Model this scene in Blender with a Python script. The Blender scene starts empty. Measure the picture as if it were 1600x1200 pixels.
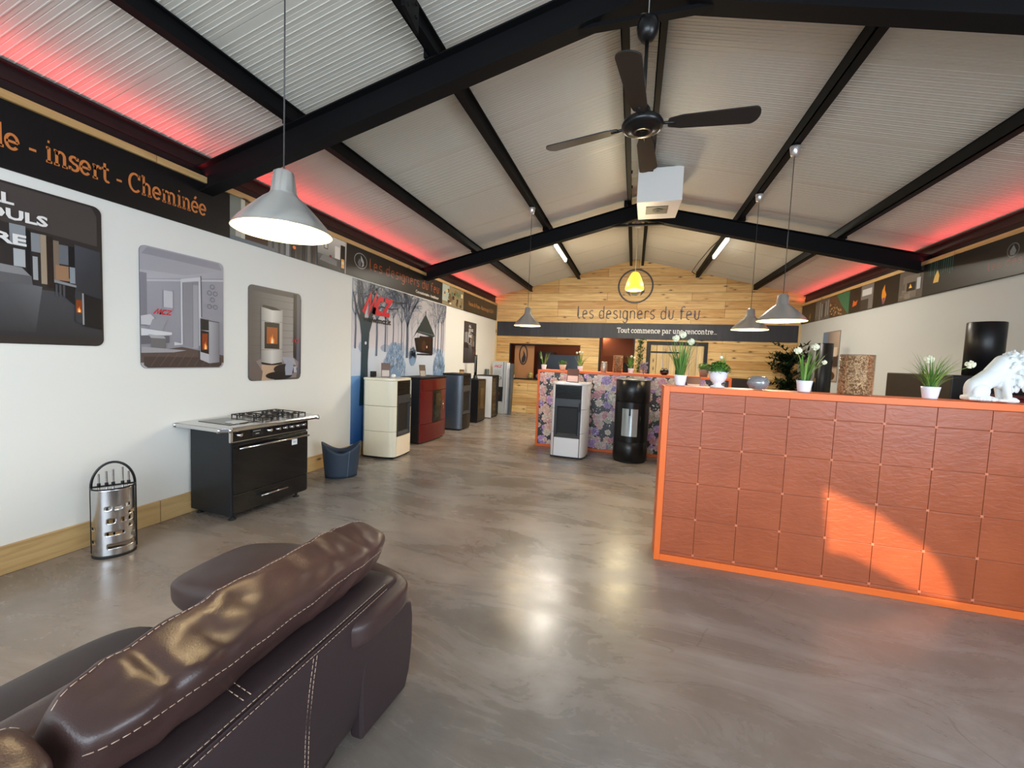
import bpy, bmesh, math, random
from mathutils import Vector, Matrix, Euler, noise
rnd = random.Random(7)
C = bpy.context.scene.collection
PI = math.pi

# ------------------------------------------------------------------ camera
cd = bpy.data.cameras.new('camera'); cam = bpy.data.objects.new('camera', cd); C.objects.link(cam)
cd.sensor_width = 36.0; cd.lens = 644.59 / 1600 * 36; cd.clip_start = 0.02; cd.clip_end = 200
_F = Vector((-0.2802194, 0.95790567, -0.06240041)); _R = Vector((0.95829959, 0.28294405, 0.04005707)); _U = Vector((-0.05602672, 0.04857352, 0.99724702))
_m = Matrix(((_R.x, _U.x, -_F.x), (_R.y, _U.y, -_F.y), (_R.z, _U.z, -_F.z)))
cam.matrix_world = Matrix.Translation((0, 0, 1.55)) @ _m.to_4x4()
bpy.context.scene.camera = cam

# ------------------------------------------------------------------ world, view
sc = bpy.context.scene
sc.view_settings.view_transform = 'Standard'; sc.view_settings.look = 'None'
sc.view_settings.gamma = 1.0; sc.view_settings.use_curve_mapping = False
sc.view_settings.exposure = 0.55
w = bpy.data.worlds.new('sky'); sc.world = w; w.use_nodes = True
bg = w.node_tree.nodes['Background']; bg.inputs[0].default_value = (0.45, 0.62, 0.9, 1); bg.inputs[1].default_value = 1.0

XL, XR, YB, YF = -3.90, 3.764, 11.42, -3.0
XM = (XL + XR) / 2; SL = 0.2448; ZG = 4.259
def roofz(x, off=0.0): return ZG - SL * abs(x - XM) + off

# ------------------------------------------------------------------ lights
def area(name, loc, target, sx, sy, power, col, spread=PI):
    l = bpy.data.lights.new(name, 'AREA'); l.shape = 'RECTANGLE'; l.size = sx; l.size_y = sy
    l.energy = power; l.color = col; l.spread = spread
    o = bpy.data.objects.new(name, l); C.objects.link(o); o.location = loc
    d = Vector(target) - Vector(loc); o.rotation_euler = d.to_track_quat('-Z', 'Y').to_euler(); return o
area('daylight_front_glazing', (-0.6, YF + 0.12, 1.75), (-0.6, 5, 1.55), 5.4, 2.3, 215, (0.74, 0.87, 1.0))
area('daylight_side_glazing', (XR - 0.12, 0.3, 1.75), (-4, 2.2, 1.2), 4.2, 2.0, 175, (0.76, 0.88, 1.0))
sl = bpy.data.lights.new('sun', 'SUN'); sl.energy = 4.6; sl.angle = math.radians(0.6); sl.color = (1.0, 0.66, 0.34)
sun = bpy.data.objects.new('sun', sl); C.objects.link(sun)
SUN_EL, SUN_AZ = math.radians(15), math.radians(11)      # travels +y, a little to -x, downwards
sd = Vector((-math.sin(SUN_AZ) * math.cos(SUN_EL), math.cos(SUN_AZ) * math.cos(SUN_EL), -math.sin(SUN_EL)))
sun.rotation_euler = sd.to_track_quat('-Z', 'Y').to_euler(); sun.location = (3, -6, 4)
def strip_light(name, x, y0, y1, z, tx, tz, power):
    area(name, (x, (y0 + y1) / 2, z), (tx, (y0 + y1) / 2, tz), abs(y1 - y0), 0.012, power, (1.0, 0.06, 0.07), math.radians(150))
strip_light('led_glow', XL + 0.022, -2.9, YB - 0.03, 3.115, XL + 0.10, 3.37, 20)
strip_light('led_glow', XR - 0.022, -2.9, YB - 0.03, 3.115, XR - 0.10, 3.37, 18)

# ------------------------------------------------------------------ materials
def lin(c):
    if isinstance(c, str):
        c = c.lstrip('#'); c = tuple(int(c[i:i + 2], 16) / 255 for i in (0, 2, 4))
    return tuple((x / 12.92 if x <= 0.04045 else ((x + 0.055) / 1.055) ** 2.4) for x in c)
_mats = {}
def mat(name, col='#808080', rough=0.5, metal=0.0, bump=0, bscale=40, var=0, vscale=3, coat=0, emit=None, es=0, spec=0.5, aniso=0, trans=0, ior=1.45, alpha=1):
    if name in _mats: return _mats[name]
    m = bpy.data.materials.new(name); m.use_nodes = True; nt = m.node_tree; b = nt.nodes['Principled BSDF']
    c = lin(col); b.inputs['Base Color'].default_value = (*c, 1); b.inputs['Roughness'].default_value = rough
    b.inputs['Metallic'].default_value = metal; b.inputs['Coat Weight'].default_value = coat
    b.inputs['Specular IOR Level'].default_value = spec; b.inputs['Transmission Weight'].default_value = trans
    b.inputs['IOR'].default_value = ior; b.inputs['Anisotropic'].default_value = aniso; b.inputs['Alpha'].default_value = alpha
    if emit: b.inputs['Emission Color'].default_value = (*lin(emit), 1); b.inputs['Emission Strength'].default_value = es
    if bump or var:
        tc = nt.nodes.new('ShaderNodeTexCoord')
        if var:
            n = nt.nodes.new('ShaderNodeTexNoise'); n.inputs['Scale'].default_value = vscale; n.inputs['Detail'].default_value = 4
            nt.links.new(tc.outputs['Object'], n.inputs['Vector'])
            mx = nt.nodes.new('ShaderNodeMix'); mx.data_type = 'RGBA'
            mx.inputs[6].default_value = (*[x * (1 - var) for x in c], 1); mx.inputs[7].default_value = (*[min(1, x * (1 + var)) for x in c], 1)
            nt.links.new(n.outputs['Fac'], mx.inputs[0]); nt.links.new(mx.outputs[2], b.inputs['Base Color'])
        if bump:
            n2 = nt.nodes.new('ShaderNodeTexNoise'); n2.inputs['Scale'].default_value = bscale; n2.inputs['Detail'].default_value = 3
            nt.links.new(tc.outputs['Object'], n2.inputs['Vector'])
            bp = nt.nodes.new('ShaderNodeBump'); bp.inputs['Strength'].default_value = bump; bp.inputs['Distance'].default_value = 0.01
            nt.links.new(n2.outputs['Fac'], bp.inputs['Height']); nt.links.new(bp.outputs['Normal'], b.inputs['Normal'])
    _mats[name] = m; return m
def N(nt, t, **kw):
    n = nt.nodes.new(t)
    for k, v in kw.items():
        if k in n.inputs: n.inputs[k].default_value = v
        else: setattr(n, k, v)
    return n
def ramp(nt, stops):
    r = nt.nodes.new('ShaderNodeValToRGB'); e = r.color_ramp.elements
    while len(e) < len(stops): e.new(0.5)
    for i, (p, c) in enumerate(stops): e[i].position = p; e[i].color = (*lin(c), 1)
    return r
def mixc(nt, a, b, fac, mode='MIX'):
    m = nt.nodes.new('ShaderNodeMix'); m.data_type = 'RGBA'; m.blend_type = mode
    for s, v in ((6, a), (7, b), (0, fac)):
        if isinstance(v, bpy.types.NodeSocket): nt.links.new(v, m.inputs[s])
        elif s == 0: m.inputs[0].default_value = v
        else: m.inputs[s].default_value = (*lin(v), 1)
    return m.outputs[2]
def math_(nt, op, a, b=None):
    m = nt.nodes.new('ShaderNodeMath'); m.operation = op
    for i, v in enumerate((a, b)):
        if v is None: continue
        if isinstance(v, bpy.types.NodeSocket): nt.links.new(v, m.inputs[i])
        else: m.inputs[i].default_value = v
    return m.outputs[0]
def newmat(name):
    m = bpy.data.materials.new(name); m.use_nodes = True; _mats[name] = m
    return m, m.node_tree, m.node_tree.nodes['Principled BSDF']

def concrete():
    m, nt, b = newmat('polished_concrete'); L = nt.links.new
    tc = N(nt, 'ShaderNodeTexCoord')
    w1 = N(nt, 'ShaderNodeTexNoise', Scale=0.5, Detail=2.0); L(tc.outputs['Object'], w1.inputs['Vector'])
    vadd = nt.nodes.new('ShaderNodeMix'); vadd.data_type = 'RGBA'; vadd.blend_type = 'LINEAR_LIGHT'; vadd.inputs[0].default_value = 0.3
    L(tc.outputs['Object'], vadd.inputs[6]); L(w1.outputs['Color'], vadd.inputs[7])
    n1 = N(nt, 'ShaderNodeTexNoise', Scale=1.0, Detail=8.0, Roughness=0.62, Distortion=0.35); L(vadd.outputs[2], n1.inputs['Vector'])
    mp = N(nt, 'ShaderNodeMapping'); mp.inputs['Scale'].default_value = (0.6, 1.8, 1); mp.inputs['Rotation'].default_value = (0, 0, 0.5); L(vadd.outputs[2], mp.inputs['Vector'])
    n2 = N(nt, 'ShaderNodeTexNoise', Scale=1.7, Detail=10.0, Roughness=0.68, Distortion=0.6); L(mp.outputs['Vector'], n2.inputs['Vector'])
    r1 = ramp(nt, [(0.32, '#625c55'), (0.47, '#79736d'), (0.55, '#85807b'), (0.68, '#a09b96')]); L(n1.outputs['Fac'], r1.inputs[0])
    r2 = ramp(nt, [(0.36, '#615a52'), (0.5, '#7c7671'), (0.64, '#a39e99')]); L(n2.outputs['Fac'], r2.inputs[0])
    c = mixc(nt, r1.outputs[0], r2.outputs[0], 0.5)
    n3 = N(nt, 'ShaderNodeTexNoise', Scale=0.35, Detail=2.0); L(tc.outputs['Object'], n3.inputs['Vector'])
    r3 = ramp(nt, [(0.42, '#000000'), (0.62, '#ffffff')]); L(n3.outputs['Fac'], r3.inputs[0])
    c = mixc(nt, c, mixc(nt, c, '#b39a80', 0.35, 'MIX'), r3.outputs[0])
    # thin crack lines
    v = N(nt, 'ShaderNodeTexNoise', Scale=0.42, Detail=3.0, Distortion=0.6); L(tc.outputs['Object'], v.inputs['Vector'])
    lt = math_(nt, 'LESS_THAN', math_(nt, 'ABSOLUTE', math_(nt, 'SUBTRACT', v.outputs['Fac'], 0.5)), 0.0012)
    n4 = N(nt, 'ShaderNodeTexNoise', Scale=1.1); L(tc.outputs['Object'], n4.inputs['Vector'])
    f = math_(nt, 'MULTIPLY', lt, math_(nt, 'GREATER_THAN', n4.outputs['Fac'], 0.52))
    c = mixc(nt, c, '#5e564d', math_(nt, 'MULTIPLY', f, 0.35)); L(c, b.inputs['Base Color'])
    rr = nt.nodes.new('ShaderNodeMapRange'); L(n2.outputs['Fac'], rr.inputs['Value']); rr.inputs['From Min'].default_value = 0.3; rr.inputs['From Max'].default_value = 0.7
    rr.inputs['To Min'].default_value = 0.20; rr.inputs['To Max'].default_value = 0.36; L(rr.outputs[0], b.inputs['Roughness'])
    b.inputs['Specular IOR Level'].default_value = 0.5
    bp = N(nt, 'ShaderNodeBump', Strength=0.02, Distance=0.02); L(n2.outputs['Fac'], bp.inputs['Height']); L(bp.outputs['Normal'], b.inputs['Normal'])
    return m
def planks(name, base, dark, light, axis='x', width=0.212, length=2.1, knots=True, gap='#3f2a14'):
    """boards running along `axis`, stacked along z (or x for 'z')"""
    m, nt, b = newmat(name); L = nt.links.new
    tc = N(nt, 'ShaderNodeTexCoord'); sp = N(nt, 'ShaderNodeSeparateXYZ'); L(tc.outputs['Object'], sp.inputs[0])
    u, v = {'x': ('X', 'Z'), 'y': ('Y', 'Z'), 'z': ('Z', 'X')}[axis]
    cb = N(nt, 'ShaderNodeCombineXYZ'); L(sp.outputs[u], cb.inputs[0]); L(sp.outputs[v], cb.inputs[1])
    br = N(nt, 'ShaderNodeTexBrick'); br.inputs['Scale'].default_value = 1.0; br.inputs['Brick Width'].default_value = length; br.inputs['Row Height'].default_value = width
    br.inputs['Mortar Size'].default_value = 0.0028; br.inputs['Mortar Smooth'].default_value = 0.1; br.offset = 0.37; br.offset_frequency = 3
    br.inputs['Color1'].default_value = (0, 0, 0, 1); br.inputs['Color2'].default_value = (1, 1, 1, 1); br.inputs['Mortar'].default_value = (0.5, 0.5, 0.5, 1); L(cb.outputs[0], br.inputs['Vector'])
    row = math_(nt, 'FLOOR', math_(nt, 'DIVIDE', sp.outputs[v], width))
    off = N(nt, 'ShaderNodeCombineXYZ'); L(math_(nt, 'MULTIPLY', row, 7.31), off.inputs[0]); L(math_(nt, 'MULTIPLY', row, 0.37), off.inputs[2])
    add = N(nt, 'ShaderNodeVectorMath'); add.operation = 'ADD'; L(cb.outputs[0], add.inputs[0]); L(off.outputs[0], add.inputs[1])
    mp = N(nt, 'ShaderNodeMapping'); mp.inputs['Scale'].default_value = (0.9, 12, 1); L(add.outputs[0], mp.inputs['Vector'])
    g = N(nt, 'ShaderNodeTexNoise', Scale=1.6, Detail=6.0, Roughness=0.6, Distortion=0.8); L(mp.outputs[0], g.inputs['Vector'])
    r = ramp(nt, [(0.28, dark), (0.5, base), (0.72, light)]); L(g.outputs['Fac'], r.inputs[0])
    c = mixc(nt, mixc(nt, r.outputs[0], light, 0.35), mixc(nt, r.outputs[0], dark, 0.5), br.outputs['Color'])
    if knots:
        mk = N(nt, 'ShaderNodeMapping'); mk.inputs['Scale'].default_value = (2.6, 7.2, 1); L(add.outputs[0], mk.inputs['Vector'])
        vo = N(nt, 'ShaderNodeTexVoronoi', Scale=1.0); L(mk.outputs[0], vo.inputs['Vector'])
        kr = ramp(nt, [(0.06, '#ffffff'), (0.13, '#909090'), (0.24, '#000000')]); L(vo.outputs['Distance'], kr.inputs[0])
        c = mixc(nt, c, '#4d2a0e', math_(nt, 'MULTIPLY', kr.outputs[0], 0.95))
    c = mixc(nt, c, gap, br.outputs['Fac']); L(c, b.inputs['Base Color']); b.inputs['Roughness'].default_value = 0.5
    bp = N(nt, 'ShaderNodeBump', Strength=0.5, Distance=0.004); bp.invert = True; L(br.outputs['Fac'], bp.inputs['Height']); L(bp.outputs['Normal'], b.inputs['Normal'])
    return m
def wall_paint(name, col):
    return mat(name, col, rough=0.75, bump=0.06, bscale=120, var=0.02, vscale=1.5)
def print_mat(rough=0.35):
    m, nt, b = newmat('printed_surface'); a = N(nt, 'ShaderNodeVertexColor'); a.layer_name = 'Col'
    nt.links.new(a.outputs['Color'], b.inputs['Base Color']); b.inputs['Roughness'].default_value = rough; return m
def leather():
    m, nt, b = newmat('brown_leather'); L = nt.links.new
    tc = N(nt, 'ShaderNodeTexCoord')
    n = N(nt, 'ShaderNodeTexNoise', Scale=3.0, Detail=4.0); L(tc.outputs['Object'], n.inputs['Vector'])
    r = ramp(nt, [(0.35, '#3a2825'), (0.65, '#4c3632')]); L(n.outputs['Fac'], r.inputs[0]); L(r.outputs[0], b.inputs['Base Color'])
    b.inputs['Roughness'].default_value = 0.36; b.inputs['Specular IOR Level'].default_value = 0.55
    v = N(nt, 'ShaderNodeTexVoronoi', Scale=260.0); L(tc.outputs['Object'], v.inputs['Vector'])
    bp = N(nt, 'ShaderNodeBump', Strength=0.12, Distance=0.002); L(v.outputs['Distance'], bp.inputs['Height']); L(bp.outputs['Normal'], b.inputs['Normal'])
    return m
def terracotta():
    m, nt, b = newmat('terracotta_leatherette'); L = nt.links.new
    tc = N(nt, 'ShaderNodeTexCoord'); mp = N(nt, 'ShaderNodeMapping'); mp.inputs['Scale'].default_value = (11, 11, 24); mp.inputs['Rotation'].default_value = (0, 0.25, 0); L(tc.outputs['Object'], mp.inputs['Vector'])
    n = N(nt, 'ShaderNodeTexNoise', Scale=1.6, Detail=5.0, Distortion=0.6); L(mp.outputs[0], n.inputs['Vector'])
    n2 = N(nt, 'ShaderNodeTexNoise', Scale=4.0, Detail=2.0); L(tc.outputs['Object'], n2.inputs['Vector'])
    r = ramp(nt, [(0.3, '#994926'), (0.7, '#a5522d')]); L(n2.outputs['Fac'], r.inputs[0]); L(r.outputs[0], b.inputs['Base Color'])
    b.inputs['Roughness'].default_value = 0.36
    bp = N(nt, 'ShaderNodeBump', Strength=0.28, Distance=0.012); L(n.outputs['Fac'], bp.inputs['Height']); L(bp.outputs['Normal'], b.inputs['Normal'])
    return m

M_FLOOR = concrete(); M_PINE = planks('pine_boards', '#d8ac68', '#a56f30', '#edd196')
M_PINE_V = planks('pine_door_boards', '#cfb27c', '#a98a55', '#dfc795', axis='z', width=0.16, length=6)
M_TRIM = planks('pine_trim_wood', '#c6a36c', '#a07a45', '#d6b985', axis='y', width=0.5, length=4, gap='#80603a')
M_WALL = wall_paint('white_wall_paint', '#e9e8e1'); M_WALLR = wall_paint('dim_light_wall_paint', '#bec1c0')  # right wall greyed in its colour for the weaker light it gets
M_CEIL = mat('grey_lacquered_panel', '#bfbcb2', rough=0.42)
M_STEEL = mat('black_painted_steel', '#0c0c0e', rough=0.6, spec=0.18)
M_BEAM = mat('black_eave_steel', '#0e0b0d', rough=0.5)
M_BLACK = mat('black_lacquer', '#0d0d0f', rough=0.3); M_BLACKM = mat('matt_black', '#151517', rough=0.55)
M_BAND = planks('black_stained_board', '#2d2d33', '#232328', '#3a3a42', axis='z', width=0.4, length=9, knots=False, gap='#1e1e22')
M_ORANGE = mat('orange_paint', '#e66c2c', rough=0.4); M_TERRA = terracotta(); M_LEATHER = leather()
M_DLEATHER = mat('dark_brown_leather', '#33282a', rough=0.42, bump=0.1, bscale=300)
M_THREAD = mat('cream_thread', '#b79c88', rough=0.7)
M_CHROME = mat('chrome', '#d8d8da', rough=0.12, metal=1); M_BRUSH = mat('brushed_aluminium', '#d6d5d3', rough=0.28, metal=.8, aniso=0.3)
M_STAINLESS = mat('stainless_steel', '#c9c9ca', rough=0.22, metal=1)
M_WHITE = mat('white_plastic', '#e8e8ea', rough=0.35); M_CERAM = mat('white_ceramic', '#ececf2', rough=0.25, coat=0.3)
M_GLASSB = mat('dark_stove_glass', '#101214', rough=0.06, coat=0.5)
M_PRINT = print_mat()

# ------------------------------------------------------------------ mesh builder
class MB:
    def __init__(s): s.v = []; s.f = []; s.mi = []; s.col = []; s.mats = []; s.sm = []; s.hascol = False
    def _m(s, m):
        if m is None: return 0
        if m not in s.mats: s.mats.append(m)
        return s.mats.index(m)
    def add(s, vs, fs, m=None, col=None, smooth=False):
        b = len(s.v); s.v += [tuple(p) for p in vs]; mi = s._m(m)
        for f in fs:
            s.f.append([i + b for i in f]); s.mi.append(mi); s.sm.append(smooth)
            s.col.append([tuple(col)] * len(f) if col is not None and not isinstance(col[0], (tuple, list)) else col)
        if col is not None: s.hascol = True
        return s
    def box(s, a, b, m=None):
        x0, x1 = sorted((a[0], b[0])); y0, y1 = sorted((a[1], b[1])); z0, z1 = sorted((a[2], b[2]))
        vs = [(x, y, z) for z in (z0, z1) for y in (y0, y1) for x in (x0, x1)]
        return s.add(vs, [(0, 2, 3, 1), (4, 5, 7, 6), (0, 1, 5, 4), (2, 6, 7, 3), (0, 4, 6, 2), (1, 3, 7, 5)], m)
    def obox(s, c, half, rot, m=None):
        R = rot if isinstance(rot, Matrix) else Euler(rot).to_matrix(); c = Vector(c)
        vs = [c + R @ Vector((sx * half[0], sy * half[1], sz * half[2])) for sz in (-1, 1) for sy in (-1, 1) for sx in (-1, 1)]
        return s.add(vs, [(0, 2, 3, 1), (4, 5, 7, 6), (0, 1, 5, 4), (2, 6, 7, 3), (0, 4, 6, 2), (1, 3, 7, 5)], m)
    def lathe(s, prof, c=(0, 0, 0), n=32, m=None, smooth=True, sx=1, sy=1, cap=True):
        vs = []; fs = []
        for r, z in prof:
            for i in range(n):
                a = 2 * PI * i / n; vs.append((c[0] + r * sx * math.cos(a), c[1] + r * sy * math.sin(a), c[2] + z))
        for j in range(len(prof) - 1):
            for i in range(n):
                k = (i + 1) % n; fs.append((j * n + i, j * n + k, (j + 1) * n + k, (j + 1) * n + i))
        s.add(vs, fs, m, smooth=smooth)
        if cap:
            b = len(s.v) - len(vs)
            for j, flip in ((0, True), (len(prof) - 1, False)):
                if prof[j][0] > 1e-4:
                    f = [b + j * n + i for i in range(n)]; s.f.append(f[::-1] if flip else f); s.mi.append(s._m(m)); s.sm.append(False); s.col.append(None)
        return s
    def tube(s, pts, r, n=8, m=None, closed=False, cap=True):
        pts = [Vector(p) for p in pts]; rs = r if isinstance(r, (list, tuple)) else [r] * len(pts)
        vs = []; fs = []; up = None; L = len(pts)
        for i, p in enumerate(pts):
            t = (pts[(i + 1) % L] - pts[i - 1]) if closed else (pts[min(i + 1, L - 1)] - pts[max(i - 1, 0)])
            t.normalize()
            if up is None: up = Vector((0, 0, 1)) if abs(t.z) < 0.9 else Vector((1, 0, 0))
            a = t.cross(up).normalized(); up = a.cross(t).normalized()
            for k in range(n):
                an = 2 * PI * k / n; vs.append(p + (a * math.cos(an) + up * math.sin(an)) * rs[i])
        segs = L if closed else L - 1
        for i in range(segs):
            for k in range(n):
                j = (i + 1) % L; q = (k + 1) % n; fs.append((i * n + k, i * n + q, j * n + q, j * n + k))
        if cap and not closed: fs.append(tuple(range(n))[::-1]); fs.append(tuple((L - 1) * n + k for k in range(n)))
        return s.add(vs, fs, m, smooth=True)
    def prism(s, poly, f0, f1, m=None):
        """poly: 2d points; f0/f1: functions (a,b)->xyz for the two end caps"""
        n = len(poly); vs = [f0(*p) for p in poly] + [f1(*p) for p in poly]
        fs = [tuple(range(n))[::-1], tuple(range(n, 2 * n))] + [(i, (i + 1) % n, n + (i + 1) % n, n + i) for i in range(n)]
        return s.add(vs, fs, m)
    def rbox(s, c, half, p=5, n=10, m=None, deform=None, rot=None):
        """rounded, subdivided box (p-norm ball)"""
        vs = []; idx = {}; fs = []; g = [(-1 + 2 * i / n) for i in range(n + 1)]
        g = [math.copysign(abs(t) ** 0.8, t) for t in g]
        def vid(q):
            k = tuple(round(t, 5) for t in q)
            if k not in idx:
                idx[k] = len(vs); d = sum(abs(t) ** p for t in q) ** (1 / p); l = [t / d for t in q]
                v = Vector((l[0] * half[0], l[1] * half[1], l[2] * half[2]))
                if deform: v = Vector(deform(v, l))
                if rot is not None: v = rot @ v
                vs.append(v + Vector(c))
            return idx[k]
        for ax in range(3):
            for sg in (-1, 1):
                for i in range(n):
                    for j in range(n):
                        quad = []
                        for (a, b2) in ((i, j), (i + 1, j), (i + 1, j + 1), (i, j + 1)):
                            q = [0, 0, 0]; q[ax] = sg; q[(ax + 1) % 3] = g[a]; q[(ax + 2) % 3] = g[b2]; quad.append(vid(q))
                        fs.append(quad if sg > 0 else quad[::-1])
        return s.add(vs, fs, m, smooth=True)
    def build(s, name, m=None, parent=None, loc=None, rot=None, bevel=0, smooth=None, fix=True, solid=0):
        me = bpy.data.meshes.new(name); me.from_pydata(s.v, [], s.f)
        mats = s.mats or ([m] if m else []); 
        if m and not s.mats: mats = [m]
        for q in mats: me.materials.append(q)
        if s.mats:
            for p, i in zip(me.polygons, s.mi): p.material_index = i
        for p, sm in zip(me.polygons, s.sm): p.use_smooth = sm if smooth is None else smooth
        if s.hascol:
            ca = me.color_attributes.new('Col', 'FLOAT_COLOR', 'CORNER'); k = 0
            for p, cl in zip(me.polygons, s.col):
                for j in range(len(p.vertices)):
                    c = cl[j] if cl else (0.5, 0.5, 0.5); ca.data[p.loop_start + j].color = (*c[:3], 1)
        if fix:
            bm = bmesh.new(); bm.from_mesh(me); bmesh.ops.recalc_face_normals(bm, faces=bm.faces); bm.to_mesh(me); bm.free()
        me.update(); o = bpy.data.objects.new(name, me); C.objects.link(o)
        if parent: o.parent = parent
        if loc: o.location = loc
        if rot: o.rotation_euler = rot
        if bevel:
            bv = o.modifiers.new('bevel', 'BEVEL'); bv.width = bevel; bv.segments = 2; bv.limit_method = 'ANGLE'; bv.angle_limit = math.radians(40)
        return o
def box(name, a, b, m, parent=None, bevel=0.0, **k): return MB().box(a, b).build(name, m, parent, bevel=bevel, **k)
def tag(o, label, cat, group=None):
    o['label'] = label; o['category'] = cat
    if group: o['group'] = group
    return o
def struct(o, label=None, cat='structure'):
    o['kind'] = 'structure'
    if label: o['label'] = label
    o['category'] = cat
    return o
def thing(name, label, cat, loc=(0, 0, 0), rz=0, group=None):
    o = bpy.data.objects.new(name, None); C.objects.link(o); o.location = loc; o.rotation_euler = (0, 0, rz); o.empty_display_size = 0.1
    return tag(o, label, cat, group)
def dup(root, loc, rz=None, label=None, group=None, scale=None):
    r = root.copy(); C.objects.link(r); r.location = loc
    if rz is not None: r.rotation_euler = (0, 0, rz)
    if scale: r.scale = scale if isinstance(scale, tuple) else (scale,) * 3
    if label: r['label'] = label
    if group: r['group'] = group
    for ch in [o for o in bpy.data.objects if o.parent == root]:
        c = ch.copy(); C.objects.link(c); c.parent = r
        for g in [o for o in bpy.data.objects if o.parent == ch]:
            d = g.copy(); C.objects.link(d); d.parent = c
    return r

# ------------------------------------------------------------------ flat printing (posters, signs, lettering)
class Canvas:
    """collects flat coloured shapes on the plane origin + u*U + v*V, later ones a hair above earlier ones"""
    def __init__(s, O, U, V, step=0.00025):
        s.O = Vector(O); s.U = Vector(U); s.V = Vector(V); s.Nn = s.U.cross(s.V).normalized(); s.mb = MB(); s.k = 0.0; s.step = step
    def P(s, u, v): return s.O + s.U * u + s.V * v + s.Nn * s.k
    def up(s): s.k += s.step
    def poly(s, pts, col, m=None, lift=True):
        if lift: s.up()
        c = [lin(q) for q in col] if isinstance(col, list) else lin(col)
        s.mb.add([s.P(*p) for p in pts], [tuple(range(len(pts)))], m or M_PRINT, c)
    def rect(s, u0, v0, u1, v1, col, m=None, lift=True):
        if isinstance(col, tuple) and isinstance(col[0], str): col = [col[0], col[0], col[1], col[1]]     # (bottom, top) gradient
        s.poly([(u0, v0), (u1, v0), (u1, v1), (u0, v1)], col, m, lift)
    def ell(s, u, v, ru, rv, col, n=20, a0=0, a1=2 * PI, m=None, lift=True):
        s.poly([(u + ru * math.cos(a0 + (a1 - a0) * i / n), v + rv * math.sin(a0 + (a1 - a0) * i / n)) for i in range(n)], col, m, lift)
    def ring(s, u, v, r, w, col, n=40, ru=1.0):
        s.stroke([(u + r * ru * math.cos(2 * PI * i / n), v + r * math.sin(2 * PI * i / n)) for i in range(n + 1)], w, col)
    def stroke(s, pts, w, col, m=None, lift=True, taper=None):
        if lift: s.up()
        pts = [Vector((p[0], p[1])) for p in pts]; L = len(pts); vs = []; closed = (pts[0] - pts[-1]).length < 1e-6
        for i, p in enumerate(pts):
            if closed and i in (0, L - 1): a = (pts[1] - pts[0]).normalized(); b = (pts[-1] - pts[-2]).normalized()
            else:
                a = (pts[min(i + 1, L - 1)] - pts[min(i, L - 2)]).normalized(); b = (pts[max(i, 1)] - pts[max(i - 1, 0)]).normalized()
            t = (a + b); t = t.normalized() if t.length > 1e-6 else a
            n = Vector((-t.y, t.x)); cs = max(0.5, abs(n.dot(Vector((-a.y, a.x)))))
            ww = (w if taper is None else w + (taper - w) * i / (L - 1)) / 2 / cs
            vs += [s.P(*(p + n * ww)), s.P(*(p - n * ww))]
        s.mb.add(vs, [(2 * i, 2 * i + 1, 2 * i + 3, 2 * i + 2) for i in range(L - 1)], m or M_PRINT, lin(col))
    def build(s, name, parent=None): return s.mb.build(name, M_PRINT, parent, fix=False)
def frame_left(y, z, off=0.0): return (Vector((XL + off, y, z)), Vector((0, 1, 0)), Vector((0, 0, 1)))
def frame_right(y, z, off=0.0): return (Vector((XR - off, y, z)), Vector((0, -1, 0)), Vector((0, 0, 1)))
def frame_back(x, z, off=0.0): return (Vector((x, YB - off, z)), Vector((1, 0, 0)), Vector((0, 0, 1)))
def arc(cx, cy, rx, ry, a0, a1, n=12):
    return [(cx + rx * math.cos(math.radians(a0 + (a1 - a0) * i / n)), cy + ry * math.sin(math.radians(a0 + (a1 - a0) * i / n))) for i in range(n + 1)]
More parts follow.
